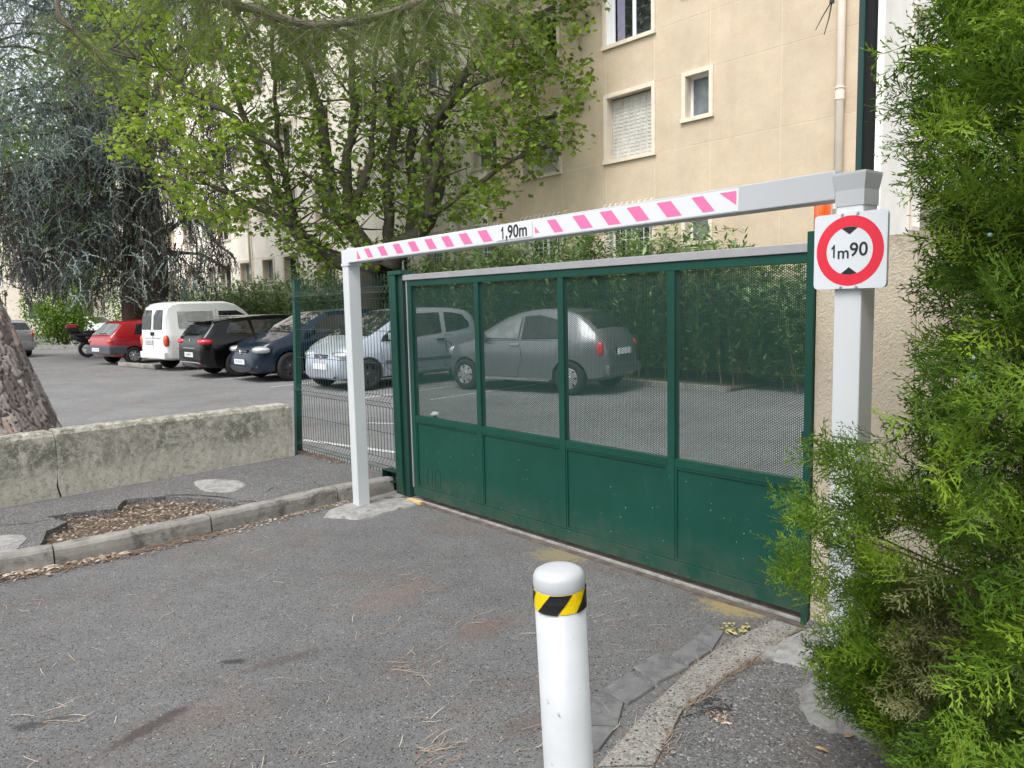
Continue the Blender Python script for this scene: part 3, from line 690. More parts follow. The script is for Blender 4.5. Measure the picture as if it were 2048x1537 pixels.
# end wall
ew = thing('apartment_building', 'pale whitewashed end wall of the block with a tall window beyond the concrete wall', 'building', Fp(UC, 0, 0))
em = MB(); em.gbox(UC, UC+.30, .02, 1.35, 0, F_TOP, Fp); em.gbox(UC, UC+.30, 1.95, 11, 0, F_TOP, Fp)
prev = 0
for zc in [2.9, 5.3, 8.0, 10.7, 13.3]:
    em.gbox(UC, UC+.30, 1.35, 1.95, prev, zc, Fp); prev = zc+1.55
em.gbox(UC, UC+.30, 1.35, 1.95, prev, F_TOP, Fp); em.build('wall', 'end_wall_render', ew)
for zc in [2.9, 5.3, 8.0]:
    wn = MB(); wn.gbox(UC+.30, UC+.33, 1.27, 1.35, zc-.08, zc+1.63, Fp); wn.gbox(UC+.30, UC+.33, 1.95, 2.03, zc-.08, zc+1.63, Fp)
    wn.gbox(UC+.30, UC+.33, 1.35, 1.95, zc+1.55, zc+1.63, Fp); wn.gbox(UC+.30, UC+.35, 1.35, 1.95, zc-.08, zc, Fp)
    wi = wn.build('window', 'surround_paint', ew)
    w2 = MB(); w2.gbox(UC+.05, UC+.12, 1.36, 1.42, zc, zc+1.54, Fp); w2.gbox(UC+.05, UC+.12, 1.88, 1.94, zc, zc+1.54, Fp); w2.gbox(UC+.05, UC+.12, 1.62, 1.68, zc, zc+1.54, Fp)
    w2.build('frame', 'frame_white', wi)
    w3 = MB(); w3.gbox(UC+.07, UC+.09, 1.42, 1.88, zc, zc+1.54, Fp); w3.build('pane', 'lit_glass', wi)
def downpipe(u, label, rad=.075):
    t = thing('downpipe', label, 'pipe', Fp(u, -.1, 0)); mb = MB(); mb.tube([Fp(u, -.1, 0), Fp(u, -.1, F_TOP)], rad, 14); mb.build('pipe', 'pipe_paint', t, smooth=True)
    for z in (3.2, 5.15, 7.8, 10.4):
        c_ = MB(); c_.tube([Fp(u, -.1, z), Fp(u, -.1, z+.16)], rad*1.17, 14); c_.tube([Fp(u, -.1, z+.2), Fp(u, -.1, z+.225)], rad*1.2, 14); c_.build('collar', 'pipe_paint', t)
downpipe(5.83, 'cream downpipe running up the beige facade next to its right corner', .074)
downpipe(-5.48, 'thin cream downpipe on the facade above the left part of the gate', .05)
downpipe(-20.5, 'far cream downpipe on the facade behind the branching tree', .05)

# far pale buildings on the left
def far_building(x0, x1, y, h, label, seed, rows=4):
    r_ = random.Random(seed); t = thing('apartment_building', label, 'building', ((x0+x1)/2, y, 0))
    mb = MB(); mb.box(x0, x1, y, y+10, 0, h); mb.build('wall', 'far_render', t)
    rf = MB(); rf.box(x0-.3, x1+.3, y-.3, y+10.3, h, h+.35); rf.build('roof', 'roof_grey', t)
    n = int((x1-x0)/3.2)
    for j in range(rows):
        for i in range(n):
            xa = x0+1.2+i*3.2; za = 1.2+j*2.8
            fm = MB(); fm.box(xa, xa+1.3, y-.06, y-.003, za, za+.08); fm.box(xa, xa+1.3, y-.06, y-.003, za+1.42, za+1.5); fm.box(xa, xa+.08, y-.06, y-.003, za+.08, za+1.42); fm.box(xa+1.22, xa+1.3, y-.06, y-.003, za+.08, za+1.42)
            wo = fm.build('window', 'frame_white', t)
            pn = MB(); pn.box(xa+.08, xa+1.22, y-.03, y-.003, za+.08, za+1.42); pn.build('pane', 'grey_glass', wo)
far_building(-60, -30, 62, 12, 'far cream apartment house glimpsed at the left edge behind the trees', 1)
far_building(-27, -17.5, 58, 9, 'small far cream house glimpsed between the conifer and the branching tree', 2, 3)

# ------------------------------------------------------------ stucco wall on the right
sw = thing('stucco_wall', 'rough beige stucco wall with mossy dark top at the right of the gate', 'wall', G(3.42, 0, 0))
b_ = MB(); b_.gbox(3.425, 3.86, -.03, .25, 0, 1.84, G); b_.build('pillar', 'pillar_stucco', sw)
def bumpy_wall():
    mb = MB(); nu, nzz = 60, 40; vs = []; fs = []
    for j in range(nzz+1):
        for i in range(nu+1): vs.append(G(3.863+i*3.2/nu, -.03+RNG.normal()*.0012, 2.0*j/nzz+(RNG.normal()*.006 if j == nzz else 0)))
    for j in range(nzz):
        for i in range(nu): a = j*(nu+1)+i; fs.append((a, a+1, a+nu+2, a+nu+1))
    mb.add(vs, fs); k = len(mb.v)
    top = [vs[nzz*(nu+1)+i] for i in range(nu+1)]; back = [p+GN*.24 for p in top]
    mb.add(top+back, [(i, i+1, nu+2+i, nu+1+i) for i in range(nu)])
    low = [z3(p, 0) for p in back]; mb.add(back+low, [(i, i+1, nu+2+i, nu+1+i) for i in range(nu)])
    mb.add([vs[0], z3(back[0], 0), back[0], top[0]], [(0, 1, 2, 3)])
    mb.build('wall_panel', 'pillar_stucco', sw)
bumpy_wall()
# low concrete wall left
lw = thing('low_wall', 'low weathered concrete wall with lichen blotches and a vertical crack, left of the gate', 'wall', (-3.2, 6.5, .1))
A0, A1 = np.array([-2.215, 7.47]), np.array([-3.925, 5.69]); A2 = A1+(A1-A0)*1.6
wt = nz(A1-A0); wn_ = np.array([wt[1], -wt[0]]);
if wn_[0] > 0: wn_ = -wn_
def wall_seg(a, b, ht0, ht1, seed, slant=0, ends=True):
    r_ = random.Random(seed); L = np.linalg.norm(b-a); n = max(4, int(L/.04)); vs = []; fs = []
    prof = [(0, -.02), (0, .2), (0, .45), (.006, .93), (.022, .985), (.05, 1.0), (.14, 1.003), (.165, .98), (.18, .9), (.18, -.02)]; K = len(prof)
    for i in range(n+1):
        t = i/n; p = a+(b-a)*t; H_ = ht0+(ht1-ht0)*t
        if i == 0 and ends: H_ *= .985
        for (o_, z) in prof:
            q = p+wn_*(o_+r_.uniform(-.002, .002))+wt*(slant*math.sin(z*7)*.02 if i in (0, n) else 0)
            vs.append(z3(q, .1+z*H_+r_.uniform(-.004, .004)*(z > .9)))
    for i in range(n):
        for k in range(K-1): fs.append((i*K+k, i*K+k+1, (i+1)*K+k+1, (i+1)*K+k))
    fs += [tuple(range(K))[::-1], tuple(range(n*K, (n+1)*K))]
    mb = MB(); mb.add(vs, [f[::-1] for f in fs]); return mb.build('wall_section', 'wall_concrete', lw)
cp = PY(116, 870, 6.0); 
tcrack = 1.95/np.linalg.norm(A1-A0)
pc = A0+(A1-A0)*tcrack if tcrack < 1 else A0+(A1-A0)*.8
d_c = ray(114, 900); # crack position: intersect with the wall line
Mx = np.array([[d_c[0], -(A1-A0)[0]], [d_c[1], -(A1-A0)[1]]]); tt = np.linalg.solve(Mx, A0)[1]; pc = A0+(A1-A0)*tt
wall_seg(A0, pc-wt*.006, .545, .56, 1, 1); wall_seg(pc+wt*.006, A2, .555, .56, 2, 1)

# ------------------------------------------------------------ wire mesh fence
fn = thing('mesh_fence', 'dark green welded wire mesh fence panel with steel post between low wall and gate', 'fence', (-1.6, 7.0, .1))
P0 = np.array([-2.245, 7.712, .1]); P1 = np.array([-.985, 6.33, .1]); fd_ = nz(P1-P0); fnn = np.array([-fd_[1], fd_[0], 0]); fnn = fnn if fnn[1] < 0 else -fnn
pm = MB(); tp = PY(592, 562, 7.66)
pm.boxf(P0-fd_*.03-fnn*-.03+UP*-.1, fd_*.06, -fnn*.06, (tp-P0)*1.0+UP*.1); pm.build('post', 'green_paint', fn, bevel=.004)
cpst = MB(); cpst.boxf(tp-fd_*.035+fnn*.035-UP*.0, fd_*.07, -fnn*.07, UP*.012); cpst.build('post_cap', 'dark_green_paint', fn)
zf = [(.13, 0), (.17, 0), (.215, .035), (.26, 0), (.66, 0), (.705, .035), (.75, 0), (1.18, 0), (1.225, .035), (1.27, 0), (1.70, 0), (1.745, .035), (1.79, 0), (1.88, 0)]
zf = [(.13, 0), (.17, 0), (.22, .04), (.27, 0), (.72, 0), (.77, .04), (.82, 0), (1.66, 0), (1.71, .04), (1.76, 0), (1.87, 0)]
LF = np.linalg.norm(P1-P0); nw = int((LF-.07)/.05)
wv0 = None
mb = MB(); base = z3(P0+fd_*.055, 0); mb.tube([base+UP*z+fnn*o_ for z, o_ in zf], .0026, 5); w0 = mb.build('wire', 'green_wire', fn)
for i in range(1, nw):
    c = w0.copy(); COL.objects.link(c); c.parent = fn; c.location = tuple(fd_*.05*i)
for z, o_ in [(.17, 0), (.22, .04), (.27, 0), (.495, 0), (.72, 0), (.77, .04), (.82, 0), (1.1, 0), (1.38, 0), (1.66, 0), (1.71, .04), (1.76, 0)]:
    mb = MB(); a = z3(P0+fd_*.03, z)+fnn*(o_+.004); mb.tube([a, a+fd_*(LF-.04)], .0028, 5); mb.build('horizontal_wire', 'green_wire', fn)

# ------------------------------------------------------------ gate
gt = thing('sliding_gate', 'dark green sliding gate with perforated upper panels, solid lower panels and silver top rail', 'gate', G(1.7, 0, 0))
T_ = .045
ub = [0.0, .875, 1.725, 2.58, 3.385]        # stile centres
fm = MB()
for i, u in enumerate(ub):
    w_ = .05
    a = u if i == 0 else u-w_/2; 
    mb = MB(); mb.gbox(a, a+w_, 0, T_, .115, 1.79); mb.build('stile', 'green_paint', gt, bevel=.002)
for nm, z0, z1, n0, n1 in [('bottom_rail', .035, .113, -.004, .05), ('top_rail', 1.745, 1.792, .0-.002, .047)]:
    mb = MB(); mb.gbox(0, 3.42, n0, n1, z0, z1); mb.build(nm, 'green_paint', gt, bevel=.002)
for i in range(4):
    a = ub[i]+(.05 if i == 0 else .025)+.001; b = ub[i+1]-(.026)
    mb = MB(); mb.gbox(a, b, .001, .044, .655, .702); mb.build('mid_rail', 'green_paint', gt, bevel=.002)
    mb = MB(); mb.gbox(a, b, .012, .016, .116, .654); mb.build('solid_panel', 'green_paint', gt)
    mb = MB(); q = .012
    mb.gbox(a, b, .004, .0115, .116, .128); mb.gbox(a, b, .004, .0115, .642, .654); mb.gbox(a, a+q, .004, .0115, .128, .642); mb.gbox(b-q, b, .004, .0115, .128, .642)
    mb.build('panel_bead', 'green_paint', gt)
cp_ = MB(); cp_.gbox(-.05, 3.40, -.012, .055, 1.794, 1.838); cp_.build('cover_rail', 'aluminium', gt, bevel=.003)
av = MB(); av.gbox(-.022, -.008, .0, .03, .1, 1.79); av.build('edge_strip', 'aluminium', gt)
# perforated sheet, one mesh shared by the four bays
def perf_mesh(Wd, Hg, pitch=.0126, rr=.0050):
    dx = pitch*math.sqrt(3)/2; nx = int(Wd/dx); nyy = int(Hg/pitch); dx = Wd/nx; dy = Hg/nyy
    R = pitch/math.sqrt(3); V = []; cx = []; 
    for i in range(nx):
        for j in range(nyy): cx.append((dx*(i+.5), dy*(j+.5+(.5 if i % 2 else 0)) if True else 0))
    cx = np.array(cx); cx = cx[cx[:, 1] < Hg-.003]; n = len(cx)
    ao = np.arange(6)*math.pi/3; ho = np.stack([np.cos(ao)*R*1.001, np.sin(ao)*R], 1); hi = np.stack([np.cos(ao)*rr*1.08, np.sin(ao)*rr*1.08], 1)
    oz = np.zeros(6); t = .0018
    tm = np.concatenate([np.c_[ho[:, 0], oz, ho[:, 1]], np.c_[hi[:, 0], oz, hi[:, 1]], np.c_[hi[:, 0], oz+t, hi[:, 1]]])
    F4 = np.array([[k, (k+1) % 6, 6+(k+1) % 6, 6+k] for k in range(6)]+[[6+k, 6+(k+1) % 6, 12+(k+1) % 6, 12+k] for k in range(6)])
    Vv = tm[None]+np.stack([cx[:, 0], np.zeros(n), cx[:, 1]], 1)[:, None]; Tt = (F4[None]+(np.arange(n)*18)[:, None, None]).reshape(-1, 4)
    Vv = Vv.reshape(-1, 3); Vv[:, 0] = np.clip(Vv[:, 0], 0, Wd); Vv[:, 2] = np.clip(Vv[:, 2], 0, Hg)
    return Vv, Tt
pw_, ph_ = .80, 1.042
V_, T4 = perf_mesh(pw_, ph_)
ps0 = npmesh('perforated_sheet', V_, T4, 'sheet_paint', gt, local=True)
ang = math.atan2(GE[1], GE[0])
for i in range(4):
    o = ps0 if i == 0 else ps0.copy()
    if i: COL.objects.link(o); o.parent = gt
    a = ub[i]+(.05 if i == 0 else .025); b = ub[i+1]-.025
    o.location = tuple(G(a, .018, .703)-np.array(gt.location)); o.rotation_euler = (0, 0, ang); o.scale = ((b-a)/pw_, 1, 1)
# scratched arch marks on the first lower panel
for du in (.16, .27):
    mb = MB(); a = [G(.05+du+.035*math.cos(t)*1, .0112, .24+.05*math.sin(t)) for t in np.linspace(math.pi, 0, 7)]
    mb.tube([G(.05+du-.035, .0112, .14)]+a+[G(.05+du+.035, .0112, .14)], .0022, 4); mb.build('scratch_mark', 'dark_green_paint', gt)
hd = MB(); hd.gbox(3.362, 3.386, -.03, -.001, .88, .95); hd.build('lock', 'dark_green_paint', gt, bevel=.006)
# gate posts
gp1 = thing('gate_post', 'thick dark green gate post with flat cap beside the wire fence', 'gate post', G(-.17, 0, 0))
mb = MB(); mb.gbox(-.23, -.13, -.03, .07, -.01, 1.84); mb.build('post', 'green_paint', gp1, bevel=.004)
mb = MB(); mb.gbox(-.125, -.055, -.01, .05, -.01, 1.84); mb.build('guide_channel', 'dark_green_paint', gp1, bevel=.003)
mb = MB(); mb.gbox(-.235, -.035, -.036, .08, 1.842, 1.875); mb.build('post_cap', 'green_paint', gp1, bevel=.004)
mb = MB(); u0, u1, n0, n1, z0, z1 = -.44, -.232, -.035, .06, .10, .19; t = .004
mb.gbox(u0, u1, n0, n1, z0, z0+t); mb.gbox(u0, u1, n0, n1, z1-t, z1); mb.gbox(u0, u1, n1-t, n1, z0+t, z1-t); mb.gbox(u0, u0+t, n0, n1-t, z0+t, z1-t)
mb.build('stub_bracket', 'dark_green_paint', gp1)
gp2 = thing('gate_post', 'slim dark green gate post against the beige stucco pillar', 'gate post', G(3.41, 0, 0))
mb = MB(); mb.gbox(3.388, 3.421, -.055, .07, .0, 1.885); mb.build('post', 'green_paint', gp2, bevel=.002)

# tall dark mast behind the wall, orange beacon
ms = thing('green_mast', 'tall dark green square mast rising behind the height barrier', 'mast', (1.86, 3.98, 0))
mp_ = PY(1733, 335, 4.0); mc = np.array([mp_[0], 4.0, 0]); ms.location = tuple(mc)
mb = MB(); mb.boxf(mc-GE*.045-GN*.03, GE*.035, GN*.05, UP*6); mb.build('post', 'mast_paint', ms)
mb = MB(); mb.boxf(mc-GE*.009-GN*.026, GE*.042, GN*.04, UP*6); mb.build('channel', 'dark_channel', ms)
mb = MB(); mb.boxf(mc-GE*.02-GN*.037, GE*.008, GN*.0065, UP*6); mb.build('edge_strip', 'green_paint', ms)
bc = thing('warning_beacon', 'orange cylindrical warning beacon on top of the pillar behind the sign', 'beacon', G(3.56, .1, 1.842))
c_ = PY(1646, 430, 3.62); bc.location = (c_[0], c_[1], 1.842)
mb = MB(); mb.lathe((c_[0], c_[1], 1.842), [(.0, 0), (.042, 0), (.042, .03), (.036, .035)], 20); mb.build('base', 'black_plastic', bc)
mb = MB(); mb.lathe((c_[0], c_[1], 1.842), [(.038, .035), (.04, .05), (.04, .19), (.034, .21), (.0, .215)], 24); mb.build('lens', 'beacon_orange', bc, smooth=True)

# ------------------------------------------------------------ height barrier
HL = np.array([-1.228, 5.883, 0]); HR = PY(1714, 400, 2.72); HR = np.array([HR[0], HR[1], 0])
he = nz(HR-HL); hn = np.array([-he[1], he[0], 0]); hn = hn if hn[1] > 0 else -hn      # hn away from the street
hbar = thing('height_barrier', 'white steel height barrier portal with pink striped beam marked 1,90m', 'height barrier', (HL+HR)/2)
def HB(u, n, z): return HL+he*u+hn*n+UP*z
LH = np.linalg.norm(HR-HL); s = .05
mb = MB(); mb.gbox(-s, s, -s, s, 0, 1.925, HB); mb.build('post', 'white_paint', hbar, bevel=.006)
mb = MB(); mb.gbox(LH-s, LH+s, -s, s, .03, 1.95, HB); mb.build('post', 'white_paint', hbar, bevel=.006)
mb = MB(); mb.gbox(-s-.002, LH-s-.004, -s-.002, s+.002, 1.927, 2.03, HB); beam = mb.build('beam', 'beam_grad', hbar, bevel=.004)
# flared cap on the right post
mb = MB(); e0, e1 = .052, .066; q = []
for z, r_ in [(1.90, .0525), (1.955, .0525), (2.008, .0605), (2.016, .0605)]:
    q += [HB(LH-r_, -r_, z), HB(LH+r_, -r_, z), HB(LH+r_, r_, z), HB(LH-r_, r_, z)]
fs = [(i*4+k, i*4+(k+1) % 4, (i+1)*4+(k+1) % 4, (i+1)*4+k) for i in range(3) for k in range(4)]+[(12, 13, 14, 15), (3, 2, 1, 0)]
mb.add(q, fs); mb.build('post_cap', 'beam_paint', hbar)
mb = MB(); mb.gbox(-.02, .02, -.02, .02, 2.031, 2.045, HB); mb.build('cap_knob', 'white_paint', hbar)
mb = MB(); mb.gbox(-s-.006, s+.02, -s-.006, s+.006, 1.905, 1.9265, HB); mb.build('weld_collar', 'white_paint', hbar)
def ubeam(px, py):
    d = ray(px, py); nn_ = -hn; p0 = HB(0, -s, 0); t = np.dot(p0-CC, nn_)/np.dot(d, nn_); p = CC+d*t; return np.dot(p-HL, he)
cent = [716, 738, 766, 797, 828, 862, 896, 932, 971, 1073, 1111, 1166, 1221, 1277, 1339, 1407, 1461]
yb = lambda x: 513-(x-700)*.1475
us_ = [ubeam(x, yb(x)) for x in cent]
zt0, zt1 = 1.945, 2.012; f0 = -s-.0035
pitch_ = [min(abs(us_[min(i+1, 16)]-us_[i]) or 9, abs(us_[i]-us_[max(i-1, 0)]) or 9) for i in range(17)]
mb = MB(); mb.gbox(us_[0]-.05, us_[-1]+.04, -s-.0031, -s-.0021, zt0-.012, zt1+.010, HB); mb.build('reflective_tape', 'tape_white', beam if False else hbar)
for k, u in enumerate(us_):
    w_ = pitch_[k]*.45; sl = .030; left = k < 9
    if k in (0, 9): pts = [(u-.01, zt0), (u+.05, zt0), (u-.01, zt1)] if k == 0 else [(u-.01, zt0+.01), (u+.03, zt0+.01), (u-.01, zt0+.045)]
    elif k == 16: pts = [(u-.05, zt1), (u+.03, zt1), (u+.03, zt0+.012)]
    else: pts = [(u-w_/2+sl, zt0), (u+w_/2+sl, zt0), (u+w_/2-sl, zt1), (u-w_/2-sl, zt1)]
    mb = MB(); mb.poly([HB(a, f0-.0006, z) for a, z in pts], .0005, -hn); mb.build('stripe', 'pink_tape', hbar)
ut = ubeam(1031, 466)
mb = MB(); mb.gbox(ut-.17, ut+.15, -s-.0065, -s-.0045, 1.94, 2.018, HB); mb.build('label_plate', 'tape_white', hbar)
def glyph_one(h, fr, name, par, w=.16):
    mb = MB(); p = [(0, -.5), (0, .5), (-w*.8, .5), (-w*1.0, .40), (-w*2.1, .27), (-w*2.1, .13), (-w, .22), (-w, -.5)]
    mb.poly([fr(a*h, b*h) for a, b in p], .0005, -hn); mb.build(name, 'black_print', par)
text_mesh(',90m', .098, 'black_print', 'lettering', hbar, HB(ut+.014, -s-.0072, 1.978), he, UP, .0004, bold=.0018)
glyph_one(.069, lambda a, b: HB(ut-.100+a, -s-.0074, 1.9795+b), 'lettering', hbar, .15)

# sign
sg = thing('height_limit_sign', 'square white road sign with red ring reading 1m90 on the right post', 'road sign', HB(LH, -s, 1.6))
def SG(u, n, z): return SC+he*u-hn*n+UP*z
pA = ray(1628, 500); 
zc = 1.742; SC = HB(LH+.012, -s, zc); hw = .132
def rounded(w, h, r_, n=6):
    out = []
    for cx_, cy_, a0 in [(w-r_, h-r_, 0), (-w+r_, h-r_, 90), (-w+r_, -h+r_, 180), (w-r_, -h+r_, 270)]:
        for k in range(n+1): a = math.radians(a0+90*k/n); out.append((cx_+r_*math.cos(a), cy_+r_*math.sin(a)))
    return out
mb = MB(); mb.poly([SG(a, .018, b) for a, b in rounded(hw, hw, .016)], .014, -hn); mb.build('plate', 'sign_white', sg)
def ring(r1, r0_, n_, mat, name):
    mb = MB(); K = 64
    v = [SG(r1*math.cos(2*math.pi*k/K), n_, r1*math.sin(2*math.pi*k/K)) for k in range(K)]
    if r0_ is None: mb.add(v, [tuple(range(K))])
    else: v += [SG(r0_*math.cos(2*math.pi*k/K), n_, r0_*math.sin(2*math.pi*k/K)) for k in range(K)]; mb.add(v, [(k, (k+1) % K, K+(k+1) % K, K+k) for k in range(K)])
    mb.build(name, mat, sg)
ring(.122, .084, .0185, 'sign_red', 'red_ring')
for sgn in (1, -1):
    mb = MB(); a = [(.026*math.cos(t), .0) for t in (0,)]
    mb.poly([SG(-.029, .0188, sgn*.0785), SG(-.015, .0188, sgn*.082), SG(0, .0188, sgn*.0835), SG(.015, .0188, sgn*.082), SG(.029, .0188, sgn*.0785), SG(0, .0188, sgn*.057)], .0004, -hn); mb.build('arrow_mark', 'black_print', sg)
glyph_one(.046, lambda a, b: SG(-.053+a, .0189, b+.001), 'lettering', sg, .13)
text_mesh('m', .060, 'black_print', 'lettering', sg, SG(-.0215, .0188, -.0075), he, UP, .0003, bold=.0006)
text_mesh('90', .067, 'black_print', 'lettering', sg, SG(.034, .0188, 0.001), he, UP, .0003, bold=.0008)
for a, b in [(-.028, .127), (.028, .127), (-.028, -.127), (.028, -.127)]:
    mb = MB(); c = SG(a, .0182, b); mb.tube([c, c-hn*.005], [.0055, .004], 10); mb.build('screw', 'screw_metal', sg)

# ------------------------------------------------------------ bollard
bt = PY(1117, 1150, 1.72); bax = nz(np.array([-.035, -.01, 1])); bz = .955
bb = np.array([bt[0], 1.72, 0]) - np.array([bax[0], bax[1], 0])*bz/bax[2]
bo = thing('bollard', 'white cylindrical bollard with yellow and black tape band in the foreground', 'bollard', (bb[0], bb[1], 0))
def bl(prof, name, mat, smooth=True, n=40):
    t_ = bax; a = nz(np.cross(UP, np.cross(t_, [0, 1, 0]))); a = nz(np.cross([0, 1, 0], t_)); b = np.cross(t_, a); vs = []; fs = []
    for r_, h in prof:
        for k in range(n): th = 2*math.pi*k/n; vs.append(bb+t_*h+r_*(math.cos(th)*a+math.sin(th)*b))
    for i in range(len(prof)-1):
        for k in range(n): q = i*n+k; w = i*n+(k+1) % n; fs.append((q, w, w+n, q+n))
    fs.append(tuple(range((len(prof)-1)*n, len(prof)*n))); mb = MB(); mb.add(vs, fs); return mb.build(name, mat, bo, smooth=smooth)
R_ = .0605
def bolpaint():
    d = ND('bollard_paint'); g = d.mix(d.ramp(d.noise(7, 5), [(.3, 0), (.7, 1)]), (.42, .44, .46), (.50, .52, .54))
    g = d.mix(d.ramp(d.noise(34, 7, .7), [(.66, 0), (.685, .9)]), g, (.22, .12, .07)); g = d.mix(d.ramp(d.vor(22), [(.03, 1), (.045, 0)]), g, (.35, .34, .33))
    d.bump(d.noise(9, 4), .15, .004); M['bollard_paint'] = d.done(g, .38)
bolpaint()
zb0, zb1 = .868, .9145
bl([(R_, 0), (R_, .915)], 'tube', 'bollard_paint')
bl([(R_+.0005, .9155), (R_+.0015, .922), (R_+.001, .942), (R_-.004, .952), (R_-.014, .958), (R_-.03, .961), (.001, .962)], 'cap', 'bollard_paint')
BOFF = .55
def bollard_band():
    t_ = bax; a = nz(np.cross([0, 1, 0], t_)); b = np.cross(t_, a); n = 48; yv = []; yf = []; bv = []; bf = []
    def P(th, h, dr=0): return bb+t_*h+(R_+.0012+dr)*(math.cos(th)*a+math.sin(th)*b)
    y = MB(); k_ = MB()
    for k in range(n):
        t0, t1 = 2*math.pi*k/n, 2*math.pi*(k+1)/n; y.add([P(t0, zb0), P(t1, zb0), P(t1, zb1), P(t0, zb1)], [(0, 1, 2, 3)])
    for c in np.arange(0, 2*math.pi, 2*math.pi/4):
        sh = .62; wdt = .85; m_ = 14
        for q in range(m_):
            f = lambda x: [P(c+BOFF+x, zb0-.0, .0022), P(c+BOFF+x+sh, zb1, .0022)]
            x0, x1 = wdt*q/m_, wdt*(q+1)/m_; A, B = f(x0); C_, D = f(x1); md = [P(c+BOFF+x0+sh/2, (zb0+zb1)/2, .0022), P(c+BOFF+x1+sh/2, (zb0+zb1)/2, .0022)]
            k_.add([A, C_, md[1], md[0]], [(0, 1, 2, 3)]); k_.add([md[0], md[1], D, B], [(0, 1, 2, 3)])
    yo = y.build('tape_band', 'yellow_tape', bo); k_.build('black_stripe', 'black_print', yo)
bollard_band()

